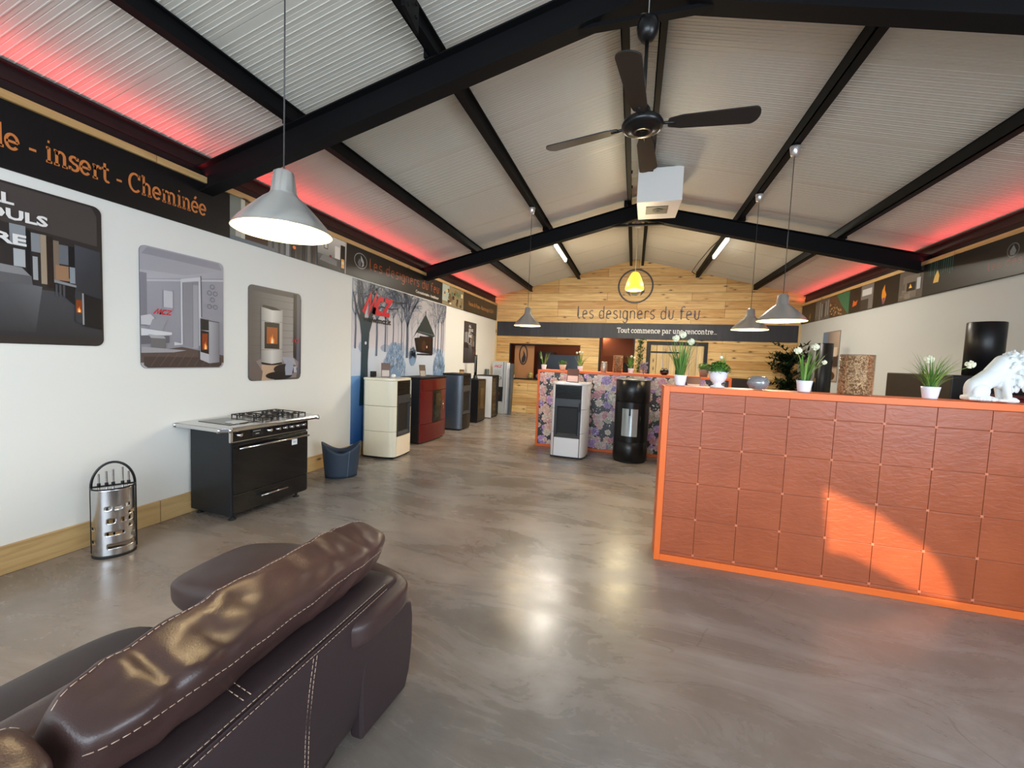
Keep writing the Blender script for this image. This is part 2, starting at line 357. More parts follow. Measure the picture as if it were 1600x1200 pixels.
# slab lettering: x-height 1, ascender 1.5; each glyph = (advance, strokes)
SLAB = {
 'l': (0.55, [[(.27, 0), (.27, 1.5)], [(.08, 1.46), (.27, 1.46)], [(.06, .04), (.48, .04)]]),
 'e': (0.98, [arc(.45, .5, .37, .46, 0, 320, 22), [(.09, .5), (.84, .5)]]),
 '-': (0.75, [[(.12, .45), (.6, .45)]]), ' ': (0.45, []), '.': (0.34, [[(.1, .07), (.24, .07)]]),
 'i': (0.56, [[(.28, 0), (.28, 1)], [(.08, .96), (.28, .96)], [(.06, .04), (.5, .04)], [(.2, 1.38), (.34, 1.38)]]),
 'n': (1.15, [[(.27, 0), (.27, 1)], [(.07, .96), (.27, .96)], [(.06, .04), (.47, .04)], [(.27, .7)] + arc(.56, .66, .28, .3, 160, 0, 10) + [(.84, 0)], [(.66, .04), (1.07, .04)]]),
 'h': (1.15, [[(.27, 0), (.27, 1.5)], [(.07, 1.46), (.27, 1.46)], [(.06, .04), (.47, .04)], [(.27, .7)] + arc(.56, .66, .28, .3, 160, 0, 10) + [(.84, 0)], [(.66, .04), (1.07, .04)]]),
 'm': (1.7, [[(.27, 0), (.27, 1)], [(.07, .96), (.27, .96)], [(.06, .04), (.47, .04)], [(.27, .7)] + arc(.54, .67, .27, .29, 160, 0, 10) + [(.81, 0)], [(.64, .04), (.99, .04)],
              [(.81, .7)] + arc(1.1, .67, .27, .29, 160, 0, 10) + [(1.37, 0)], [(1.2, .04), (1.6, .04)]]),
 's': (0.84, [arc(.4, .73, .27, .24, 35, 200, 10) + [(.4, .5)] + arc(.42, .26, .29, .24, 60, -150, 12), [(.68, .98), (.68, .75)], [(.1, .26), (.1, .02)]]),
 'r': (0.8, [[(.27, 0), (.27, 1)], [(.07, .96), (.27, .96)], [(.06, .04), (.5, .04)], [(.27, .62)] + arc(.58, .62, .3, .34, 165, 80, 6), [(.7, .97), (.7, .78)]]),
 't': (0.76, [[(.3, 1.36), (.3, .3)] + arc(.52, .28, .22, .26, 180, 310, 8), [(.06, .96), (.66, .96)]]),
 'C': (1.25, [arc(.66, .72, .54, .7, 48, 315, 24), [(1.05, 1.4), (1.05, 1.02)]]),
 'T': (1.25, [[(.62, 0), (.62, 1.4)], [(.08, 1.38), (1.16, 1.38)], [(.1, 1.42), (.1, 1.1)], [(1.14, 1.42), (1.14, 1.1)], [(.4, .04), (.84, .04)]]),
 'o': (1.02, [arc(.5, .5, .4, .46, 0, 360, 24)]), 'c': (0.92, [arc(.48, .5, .38, .46, 45, 320, 20), [(.76, .98), (.76, .72)]]),
 'u': (1.15, [[(.24, .96), (.24, .36)] + arc(.52, .34, .28, .3, 180, 330, 10), [(.82, 0), (.82, 1)], [(.05, .96), (.24, .96)], [(.64, .96), (.82, .96)], [(.82, .04), (1.04, .04)]]),
 'p': (1.12, [[(.27, -.5), (.27, 1)], [(.07, .96), (.27, .96)], [(.06, -.46), (.5, -.46)], arc(.58, .5, .4, .46, 150, -150, 20)]),
 'a': (1.0, [arc(.42, .62, .32, .34, 150, 0, 10) + [(.74, .12), (.9, .04)], arc(.42, .28, .32, .26, 60, 300, 14) + [(.74, .3)]]),
}
SLAB['é'] = (0.98, SLAB['e'][1] + [[(.4, 1.2), (.62, 1.46)]])
LOGO = {
 'L': (0.62, [[(.12, 1.55), (.12, .3)] + arc(.34, .3, .22, .3, 180, 290, 8)]),
 'e': (0.95, [[(.14, .48), (.72, .62)] + arc(.45, .62, .27, .38, 0, 180, 12) + [(.18, .34)] + arc(.42, .3, .24, .3, 180, 300, 8)]),
 's': (0.85, [arc(.42, .74, .25, .26, 40, 180, 8) + [(.2, .62), (.62, .4)] + arc(.4, .27, .25, .27, 20, -150, 12)]),
 'd': (0.95, [[(.72, 1.55), (.72, 0)], [(.72, .75)] + arc(.43, .62, .27, .38, 40, 180, 8) + arc(.43, .32, .27, .32, 180, 320, 8)]),
 'i': (0.4, [[(.2, 0), (.2, 1)], [(.06, 1.0), (.2, 1.0)]]),
 'g': (0.95, [[(.72, 1.0), (.72, -.2)] + arc(.45, -.2, .27, .3, 0, -160, 10), [(.72, .75)] + arc(.43, .62, .27, .38, 40, 180, 8) + arc(.43, .32, .27, .32, 180, 320, 8)]),
 'n': (0.95, [[(.17, 0), (.17, 1)], [(.17, .7)] + arc(.45, .68, .27, .3, 150, 0, 10) + [(.72, 0)]]),
 'r': (0.7, [[(.17, 0), (.17, 1)], [(.17, .7)] + arc(.43, .7, .25, .28, 150, 30, 8)]),
 'u': (0.95, [[(.08, 1.0), (.2, 1.0), (.2, .3)] + arc(.44, .3, .24, .3, 180, 340, 10) + [(.7, 1.0), (.84, 1.0)]]),
 'f': (0.75, [[(.26, -.02), (.26, 1.2)] + arc(.5, 1.2, .24, .32, 180, 40, 8), [(.08, .95), (.6, .95)]]),
 ' ': (0.5, []),
}
def text(cv, s, u, v, xh, w, col, font=SLAB, width=None, slant=0.0):
    """writes s with its baseline start at (u,v); xh = x-height; squeezed to `width` if given"""
    tot = sum(font[c][0] for c in s); kx = xh if width is None else width / tot; cv.up()
    for c in s:
        adv, st = font[c]
        for line in st: cv.stroke([(u + (x + slant * y) * kx, v + y * xh) for x, y in line], w, col, lift=False)
        u += adv * kx
def bfont(cv, s, u, v, size, col, width=None, bold=0.0, shear=0.0):
    """built-in sans font laid onto the canvas"""
    cu = bpy.data.curves.new('t', 'FONT'); cu.body = s; cu.size = size; cu.offset = bold; cu.shear = shear; cu.resolution_u = 2
    o = bpy.data.objects.new('t', cu); C.objects.link(o); bpy.context.view_layer.update()
    me = bpy.data.meshes.new_from_object(o); bpy.data.objects.remove(o); cv.up()
    xs = [p.co.x for p in me.vertices]
    k = width / (max(xs) - min(xs)) if width and xs else 1.0
    cv.mb.add([cv.P(u + p.co.x * k, v + p.co.y) for p in me.vertices], [tuple(p.vertices) for p in me.polygons], M_PRINT, lin(col))
    bpy.data.meshes.remove(me)
def mcz(cv, u, v, h, width, col='#d4122c', k=0.17):
    """the red slanted MCZ lettering"""
    W = width / 3.35
    def q(pts): return [(u + (x + 0.35 * y) * W, v + y * h) for x, y in pts]
    cv.up()
    for st in ([(0, 0), (.42, .95), (.6, .1), (.98, .95), (1.1, 0)], [(1.1, 0), (1.1, .35)],
               [(1.95, .85), (1.5, .85), (1.32, .55), (1.32, .35), (1.5, .1), (1.95, .1)], [(2.1, .85), (2.85, .85), (2.15, .1), (2.95, .1)]):
        cv.stroke(q(st), k * width / 2.6, col, lift=False)
def flame_logo(cv, u, v, r, ring, f1, f2, f3):
    cv.ring(u, v, r, r * 0.1, ring)
    cv.poly([(u - r * .05, v + r * .82), (u + r * .22, v + r * .45), (u + r * .5, v + r * .05), (u + r * .55, v - r * .35), (u + r * .3, v - r * .6), (u + r * .38, v - r * .2), (u + r * .2, v + r * .15), (u - r * .02, v + r * .3)], f1)
    cv.poly([(u - r * .42, v + r * .3), (u - r * .58, v), (u - r * .52, v - r * .4), (u - r * .25, v - r * .62), (u - r * .35, v - r * .2)], f2)
    cv.poly([(u - r * .05, v + r * .4), (u + r * .22, v), (u + r * .3, v - r * .35), (u + r * .1, v - r * .58), (u - r * .2, v - r * .55), (u - r * .34, v - r * .25), (u - r * .2, v + r * .08)], f3)

# ================================================================== SETTING
fl_ = MB().add([(XL - .3, YF - .2, 0), (XR + .3, YF - .2, 0), (XR + .3, YB, 0), (XL - .3, YB, 0), (XL - .3, YF - .2, -.1), (XR + .3, YF - .2, -.1), (XR + .3, YB, -.1), (XL - .3, YB, -.1)],
              [(0, 1, 2, 3), (4, 7, 6, 5), (0, 4, 5, 1), (1, 5, 6, 2), (2, 6, 7, 3), (3, 7, 4, 0)]).build('floor', M_FLOOR)
struct(fl_, 'grey-brown polished concrete floor of the showroom', 'floor')
struct(box('wall_left', (XL - .1, YF, 0), (XL, YB, 3.03), M_WALL), 'long white wall on the left behind the row of stoves', 'wall')
# the right wall has a glazed opening beside the entrance
wr_ = MB().box((XR, 2.6, 0), (XR + .1, YB, 3.03)).box((XR, YF, 0), (XR + .1, -1.9, 3.03)).box((XR, -1.9, 0), (XR + .1, 2.6, .6)).box((XR, -1.9, 2.85), (XR + .1, 2.6, 3.03))
struct(wr_.build('wall_right', M_WALLR), 'long white wall on the right behind the counter, dimmer light put into its colour', 'wall')
# outer skin above the inner walls
for nm, x0, x1 in (('wall_outer_left', XL - .3, XL - .2), ('wall_outer_right', XR + .2, XR + .3)):
    struct(box(nm, (x0, YF, 0), (x1, YB, 3.22), M_BEAM), 'dark outer shell hidden above the ' + ('left' if x0 < 0 else 'right') + ' wall panel', 'wall')
# front wall (behind the camera): window behind an added sun-blocking sheet, and an added opening shaped to throw the sun patch
tr = lambda x, z: (x - (YF - 3.41) * math.tan(SUN_AZ) * 1.0, z - (YF - 3.41) * math.tan(SUN_EL) / math.cos(SUN_AZ) * 1.0)
# sun patch outline on the counter front, carried back along the sunlight to the front wall
patch = [(1.345, .735), (1.42, .70), (1.663, .60), (1.85, .475), (1.968, .40), (2.06, .28), (2.12, .16), (2.157, .045), (2.03, .05), (1.901, .085), (1.80, .14), (1.701, .187), (1.60, .235), (1.50, .26), (1.409, .262), (1.39, .40), (1.37, .55)]
hole = [tr(*p) for p in patch]
hx0, hx1, hz0, hz1 = 2.3, 3.7, 1.55, 2.75
fw = MB()
ty = YF - .04
fw.box((XL - .1, ty, 0), (XR + .1, YF, .55)); fw.box((XL - .1, ty, 2.95), (XR + .1, YF, 3.22)); fw.box((XL - .1, ty, .55), (-3.4, YF, 2.95)); fw.box((2.2, ty, .55), (hx0, YF, 2.95))
fw.box((hx0, ty, .55), (hx1, YF, hz0)); fw.box((hx0, ty, hz1), (hx1, YF, 2.95)); fw.box((hx1, ty, .55), (XR + .1, YF, 2.95))
fw.prism([(XL - .2, 3.22), (XR + .2, 3.22), (XR + .2, roofz(XR + .2)), (XM, ZG), (XL - .2, roofz(XL - .2))], lambda a, b: (a, ty, b), lambda a, b: (a, YF, b))
# surround of the sun-patch opening: ring of quads between rectangle and opening outline
n = len(hole); cxh = sum(p[0] for p in hole) / n; czh = sum(p[1] for p in hole) / n
def onrect(p):
    dx, dz = p[0] - cxh, p[1] - czh; t = 1e9
    if dx > 1e-9: t = min(t, (hx1 - cxh) / dx)
    if dx < -1e-9: t = min(t, (hx0 - cxh) / dx)
    if dz > 1e-9: t = min(t, (hz1 - czh) / dz)
    if dz < -1e-9: t = min(t, (hz0 - czh) / dz)
    return (cxh + dx * t, czh + dz * t)
ring_ = [onrect(p) for p in hole]
corners = [(hx0, hz0), (hx1, hz0), (hx1, hz1), (hx0, hz1)]
for i in range(n):
    a, b = hole[i], hole[(i + 1) % n]; A, B = ring_[i], ring_[(i + 1) % n]
    pts = [a, b, B]
    if abs(A[0] - B[0]) > 1e-6 and abs(A[1] - B[1]) > 1e-6:
        c = min(corners, key=lambda q: abs(q[0] - A[0]) + abs(q[1] - A[1]) + abs(q[0] - B[0]) + abs(q[1] - B[1])); pts.append(c)
    pts.append(A)
    fw.add([(p[0], ty, p[1]) for p in pts] + [(p[0], YF, p[1]) for p in pts], [tuple(range(len(pts))), tuple(range(len(pts), 2 * len(pts)))[::-1]])
struct(fw.build('wall_front', M_WALLR, fix=False), 'front wall with the shop window and an added sun-patch opening, behind the viewer', 'wall')
M_SUN_SHEET = mat('sun_blocking_sheet', '#dfe3e6', rough=0.8)  # opaque sheets added in the unseen windows to keep the sun out
struct(box('window_1', (-3.4, YF - .03, .55), (2.2, YF - .02, 2.95), M_SUN_SHEET), 'wide shop window closed by an added sheet that blocks the sun', 'window')
struct(box('window_2', (XR + .05, -1.9, .6), (XR + .06, 2.6, 2.85), M_SUN_SHEET), 'side window closed by an added sheet that blocks the sun', 'window')

# back wall of pine boards
bw = MB(); Y0, Y1 = YB, YB + .12
for x0, x1, z0, z1 in ((XL - .3, -3.46, 0, 2.2), (-3.46, -1.43, 0, .97), (-3.46, -1.43, 1.98, 2.2), (-1.43, -.925, 0, 2.2), (0.0, .30, 0, 2.2), (1.77, XR + .3, 0, 2.2), (.30, 1.77, 2.14, 2.2)):
    bw.box((x0, Y0, z0), (x1, Y1, z1))
bw.prism([(XL - .3, 2.2), (XR + .3, 2.2), (XR + .3, roofz(XR + .3, .03)), (XM, ZG + .03), (XL - .3, roofz(XL - .3, .03))], lambda a, b: (a, Y0, b), lambda a, b: (a, Y1, b))
struct(bw.build('wall_back', M_PINE), 'gable wall clad in pine boards at the far end', 'wall')
struct(box('trim_1', (XL, YF, 3.045), (XL + .035, YB, 3.10), M_TRIM, bevel=.003), 'pale wooden rail along the top of the left wall', 'trim')
struct(box('trim_2', (XR - .035, YF, 3.045), (XR, YB, 3.10), M_TRIM, bevel=.003), 'pale wooden rail along the top of the right wall', 'trim')
struct(box('trim_3', (XL, YB - .03, 0), (XL + .05, YB, 3.0), M_PINE_V), 'narrow pale corner batten at the left end of the pine wall', 'trim')
struct(box('trim_4', (XR - .05, YB - .03, 0), (XR, YB, 3.0), M_PINE_V), 'narrow pale corner batten at the right end of the pine wall', 'trim')
struct(box('baseboard_left', (XL, YF, 0), (XL + .025, YB - .03, .19), M_TRIM, bevel=.003), 'pine baseboard along the left wall', 'baseboard')
struct(box('baseboard_right', (XR - .025, 2.6, 0), (XR, YB - .03, .19), M_TRIM, bevel=.003), 'pine baseboard along the right wall', 'baseboard')

# ribbed ceiling: real ribs running from eave to ridge
def ceiling():
    mb = MB(); P = 1.034; seams = {-1: 2.19, 1: 3.777}
    for sg in (-1, 1):
        ys = []; y = seams[sg] - P * 6; q = P / 16
        while y < YB + .05:
            for k in range(16):
                a = y + k * q
                if k == 0: ys += [(a - .003, 0), (a - .002, .006), (a + .002, .006), (a + .003, 0)]
                else: ys += [(a - .005, 0), (a - .0025, -.0035), (a + .0025, -.0035), (a + .005, 0), (a + .026, 0), (a + .028, .002), (a + .031, .002), (a + .033, 0)]
            y += P
        ys = [(YF - .1, 0)] + [t for t in ys if YF - .1 < t[0] < YB + .02] + [(YB + .02, 0)]
        xe = XM + sg * 4.15; vs = []
        for a, dz in ys:
            vs += [(XM, a, roofz(XM, dz)), (xe, a, roofz(xe, dz))]
        mb.add(vs, [(2 * i, 2 * i + 1, 2 * i + 3, 2 * i + 2) for i in range(len(ys) - 1)])
        mb.add([(XM, YF - .1, roofz(XM, .09)), (xe, YF - .1, roofz(xe, .09)), (XM, YB + .02, roofz(XM, .09)), (xe, YB + .02, roofz(xe, .09))], [(0, 1, 3, 2)])
    return mb.build('ceiling', M_CEIL, fix=False)
struct(ceiling(), 'pitched ceiling of ribbed light grey panels', 'ceiling')

def slope_beam(mb, y, zb, depth, x0, x1, fw=.065, tw=.012):
    """I-section whose underside is at roofz-like plane zb(x)"""
    for a, b, hw in ((0, tw, fw), (tw, depth - tw, tw / 2 + .002), (depth - tw, depth, fw)):
        vs = [(x, y + s * hw, zb(x) + t) for x in (x0, x1) for s in (-1, 1) for t in (a, b)]
        mb.add(vs, [(0, 1, 3, 2), (4, 6, 7, 5), (0, 4, 5, 1), (2, 3, 7, 6), (0, 2, 6, 4), (1, 5, 7, 3)])
ZU = 3.889
for i, y in enumerate((-1.25, 2.947, 7.148)):
    zb = lambda x: ZU - SL * abs(x - XM)
    mb = MB()
    for sg in (-1, 1): slope_beam(mb, y, zb, .24, XM, XM + sg * 4.05)
    mb.box((XM - .42, y - .03, 3.785), (XM + .42, y + .03, 3.81))                        # tie across the ridge
    for sg in (-1, 1):                                                                     # column between shell and wall panel
        xc = XM + sg * 3.96; mb.box((xc - .05, y - .06, 2.9), (xc + .05, y + .06, 3.1))
    o = mb.build('rafter', M_STEEL)
    struct(o, ['black steel rafter behind the viewer', 'nearest black steel rafter crossing above the ceiling fan', 'far black steel rafter crossing behind the white ceiling box'][i], 'rafter')
pn = {-2.798: 'lower left', -1.483: 'upper left', -.1425: 'left ridge', .1425: 'right ridge', 1.483: 'upper right', 2.798: 'lower right'}
for dx, nm in pn.items():
    x = XM + dx; z1 = roofz(x) - .002; mb = MB(); hw = .038 if abs(dx) > 1 else .03
    for a, b, h in ((0, .01, hw), (.01, .12, .008), (.12, .13, hw)):
        mb.box((x - h, YF, z1 - .13 + a), (x + h, YB + .0, z1 - .13 + b))
    mb.box((x - hw, YF, z1 - .13), (x - hw + .008, YB, z1))
    for y in (2.947, 7.148):
        s_ = -1 if dx < 0 else 1; mb.box((x + s_ * .039, y - .06, z1 - .128), (x + s_ * .085, y + .06, z1 - .04))
    o = mb.build('purlin', M_STEEL); struct(o, 'black steel purlin running lengthwise, the %s one' % nm, 'purlin')
for sg, nm in ((-1, 'left'), (1, 'right')):
    xw = XL if sg < 0 else XR
    mb = MB(); a = xw + sg * .005
    mb.box((a, YF, 3.285), (a + sg * .10, YB, 3.30)); mb.box((a + sg * .04, YF, 3.10), (a + sg * .055, YB, 3.30)); mb.box((a, YF, 3.11), (a + sg * .10, YB, 3.12)); mb.box((a + sg * .03, YF, 3.19), (a + sg * .05, YB, 3.215))
    struct(mb.build('eave_beam', M_BEAM), 'black eave beam above the %s wall rail' % nm, 'beam')
    led = box('led_strip', (xw - sg * .003, YF + .1, 3.101), (xw - sg * .011, YB - .06, 3.104), mat('red_led', '#ff2030', emit='#ff1020', es=1.5))
    tag(led, 'red light strip lying on the wooden rail of the %s wall' % nm, 'light strip')

# ---------------------------------------------------------------- room behind the pine wall
M_RED = mat('terracotta_wall', '#9a5434', rough=.7, var=.12, vscale=2); M_DKB = mat('dark_brown_interior', '#241a16', rough=.6)
rb = MB(); R0, R1 = Y1, Y1 + 1.9
rb.box((XL - .3, R1, 0), (.6, R1 + .1, 2.6), M_RED); rb.box((XL - .3, R0, 0), (XL - .2, R1, 2.6), M_RED); rb.box((.6, R0, 0), (.7, R1, 2.6), M_RED)
struct(rb.build('wall_back_room'), 'reddish brown walls of the room seen through the openings', 'wall')
struct(box('ceiling_back_room', (XL - .3, R0, 2.5), (.7, R1 + .1, 2.6), M_DKB), 'dark ceiling of the back room', 'ceiling')
struct(box('floor_back_room', (XL - .3, R0 - .12, -.1), (.7, R1 + .1, -.001), M_FLOOR), 'floor of the back room', 'floor')
pl = bpy.data.lights.new('back_room_lamp', 'POINT'); pl.energy = 22; pl.shadow_soft_size = .15; pl.color = (1, .82, .6)
po = bpy.data.objects.new('back_room_lamp', pl); C.objects.link(po); po.location = (-.9, R0 + .9, 2.3)
# hatch lining and sill
mb = MB(); mb.box((-3.46, Y0 - .02, .955), (-1.43, Y1 + .25, .985)); mb.box((-3.46, Y0, .985), (-3.43, Y1, 1.98)); mb.box((-3.43, Y0, 1.95), (-1.43, Y1, 1.98))
struct(mb.build('trim_5', M_DKB), 'dark brown lining and sill of the serving hatch', 'trim')
mb = MB(); mb.box((-.925, Y0 - .01, 0), (-.885, Y1, 2.2)); mb.box((-.04, Y0 - .01, 0), (0, Y1, 2.2))
struct(mb.build('trim_6', M_DKB), 'dark brown posts of the doorway to the back room', 'trim')
# plank door in black frame
door = bpy.data.objects.new('door_1', None); C.objects.link(door); door.location = (1.035, YB, 0); struct(door, 'rustic plank door in a wide black frame', 'door')
mb = MB(); mb.box((-.735, -.03, 0), (-.635, .1, 2.14)); mb.box((.655, -.03, 0), (.735, .1, 2.14)); mb.box((-.635, -.03, 2.05), (.655, .1, 2.14)); mb.build('frame', M_BLACKM, door, bevel=.004)
mb = MB()
for i in range(8): mb.box((-.635 + i * .1612 + .003, .0, .02), (-.635 + (i + 1) * .1612 - .003, .035, 2.05))
mb.box((-.6, -.004, .02), (-.597, 0, .03)); mb.build('leaf', M_PINE_V, door, bevel=.003)
for z in (1.86, .35): mb = MB().box((-.63, -.012, z - .02), (.12, -.004, z + .02)); mb.build('strap_hinge', M_BLACKM, door)
mb = MB().box((.0, -.03, 1.3), (.03, -.01, 1.42)); mb.build('handle', M_BLACKM, door, bevel=.003)

# black band with the tagline, logo lettering
t = thing('sign_board', 'long black board with one line of white text across the pine wall', 'sign', (XM, YB, 2.19))
box('board', (XL + .05 - XM, -.025, 0), (XR - .05 - XM, 0, .405), M_BAND, t)
tot = sum(SLAB[c][0] for c in 'Tout commence par une rencontre...'); uu = -.48
for wd in 'Tout commence par une rencontre...'.split():
    L_ = sum(SLAB[c][0] for c in wd); cv = Canvas(*frame_back(0, 0, .0258)); text(cv, wd, uu, 2.345, .09, .015, '#f4f2ee', width=2.43 * L_ / tot); uu += 2.43 * (L_ + .45) / tot
    o = cv.build('word', t); o.matrix_parent_inverse = t.matrix_basis.inverted()
t = thing('wall_sign', 'dark round flame emblem on the pine gable wall', 'emblem', (-.07, YB, 3.565))
cv = Canvas((-.07, YB - .004, 3.565), (1, 0, 0), (0, 0, 1), .001); flame_logo(cv, 0, 0, .43, '#4b4444', '#4c4848', '#6a605a', '#8d8374')
o = cv.build('print', t); o.matrix_parent_inverse = t.matrix_basis.inverted()
t = thing('wall_lettering', 'row of thin dark brown letters on the pine wall above the black board', 'lettering', (0, YB, 2.7)); tot = sum(LOGO[c][0] for c in 'Les designers du feu'); uu = -1.56
for wd in 'Les designers du feu'.split():
    L_ = sum(LOGO[c][0] for c in wd); cv = Canvas((0, YB - .004, 0), (1, 0, 0), (0, 0, 1)); text(cv, wd, uu, 2.715, .21, .026, '#3a1f1a', font=LOGO, width=3.12 * L_ / tot); uu += 3.12 * (L_ + .5) / tot
    o = cv.build('word', t); o.matrix_parent_inverse = t.matrix_basis.inverted()

# ---------------------------------------------------------------- banners
def banner_left():
    board = box('banner', (XL + .0005, .2, 2.62), (XL + .012, YB - .03, 3.044), mat('banner_vinyl', '#121012', rough=.35))
    tag(board, 'printed fascia banner along the top of the left wall', 'banner')
    cv = Canvas(*frame_left(0, 0, .0125)); R = random.Random(3); z0, z1 = 2.62, 3.043
    cv.rect(.25, z0, 3.18, z1, '#100e10')
    text(cv, 'le - insert - Cheminée', 1.625, 2.752, .098, .0165, '#c8793f', width=1.325)
    # kitchen picture
    cv.rect(3.18, z0, 4.35, z1, ('#55575a', '#3b352f')); cv.rect(3.18, z0, 3.34, z1, '#7d8076'); cv.rect(3.24, 2.66, 3.30, 2.75, '#b7b2a6'); cv.rect(3.30, 2.63, 3.345, z1, '#c9c3ae')
    cv.rect(3.345, 2.9, 3.62, z1 - .01, '#8d6c47'); cv.rect(3.36, 2.93, 3.60, 2.985, '#c1a06e'); cv.rect(3.345, 2.66, 3.62, 2.9, '#4a3226'); cv.rect(3.18, z0, 3.75, 2.655, '#6d757b')
    for i in range(9): cv.rect(3.62 + i * .08, z0, 3.62 + i * .08 + .05, z1 - R.random() * .12, R.choice(['#9a9a9c', '#4a3c38', '#c2c2c4', '#2e2523', '#75706c']))
    cv.ell(3.98, 2.74, .025, .02, '#ff8a4a')
    cv.rect(4.35, z0, 4.89, z1, ('#3d3c3b', '#e2ddd2')); cv.rect(4.35, z0, 4.89, 2.78, ('#2e2d2d', '#6f6e6d')); cv.rect(4.46, 2.86, 4.53, 2.95, '#3a3a3a'); cv.rect(4.47, 2.87, 4.52, 2.94, '#ddd8cf')
    cv.rect(4.56, 2.74, 4.60, 2.80, '#7a2320'); cv.rect(4.66, 2.78, 4.76, 2.94, '#f1eee6'); cv.poly([(4.38, 2.7), (4.7, 2.68), (4.7, 2.75), (4.45, 2.79)], '#8a8886')
    cv.rect(4.77, z0, 4.86, 2.98, '#151313'); cv.rect(4.785, 2.68, 4.845, 2.80, '#ffb765'); cv.rect(4.79, 2.73, 4.84, 2.77, '#fff0c0'); cv.rect(4.86, z0, 4.875, z1, '#c8c2b8')
    # logo panel
    cv.rect(4.89, z0, 7.86, z1, '#1c1a1b'); cv.ring(5.20, 2.868, .105, .012, '#9c9ea0', ru=1.35)
    flame = ('#b8babb', '#6f7173', '#8a8c8e'); cv.poly([(5.2, 2.95), (5.27, 2.87), (5.27, 2.81), (5.22, 2.78), (5.24, 2.84), (5.2, 2.88)], flame[0]); cv.poly([(5.17, 2.90), (5.21, 2.86), (5.2, 2.78), (5.15, 2.79), (5.13, 2.84)], flame[1])
    text(cv, 'Les designers du feu', 5.40, 2.795, .105, .017, '#a0512c', font=LOGO, width=2.33)
    bfont(cv, 'Concessionnaire - Installateur', 6.78, 2.675, .075, '#d9d5d0', width=.92, bold=.002)
    # street picture
    cv.rect(7.86, z0, 8.97, z1, '#8c7f63'); cv.rect(7.86, 2.7, 8.2, z1, '#a9b7ae')
    for i in range(26):
        u, v = 7.9 + R.random() * .95, z0 + .02 + R.random() * .26; cv.rect(u, v, u + .04 + R.random() * .1, v + .03 + R.random() * .08, R.choice(['#3c3428', '#e3d2a2', '#6d5a3c', '#5d7a5a', '#2c2a26', '#cdb98c', '#8d6a3c']))
    cv.rect(8.97, z0, YB - .03, z1, '#2a231c'); bfont(cv, 'Vente & Pose - Ramonage & SAV', 9.25, 2.775, .14, '#a9763c', width=1.85, bold=.003)
    o = cv.build('print', board)
banner_left()
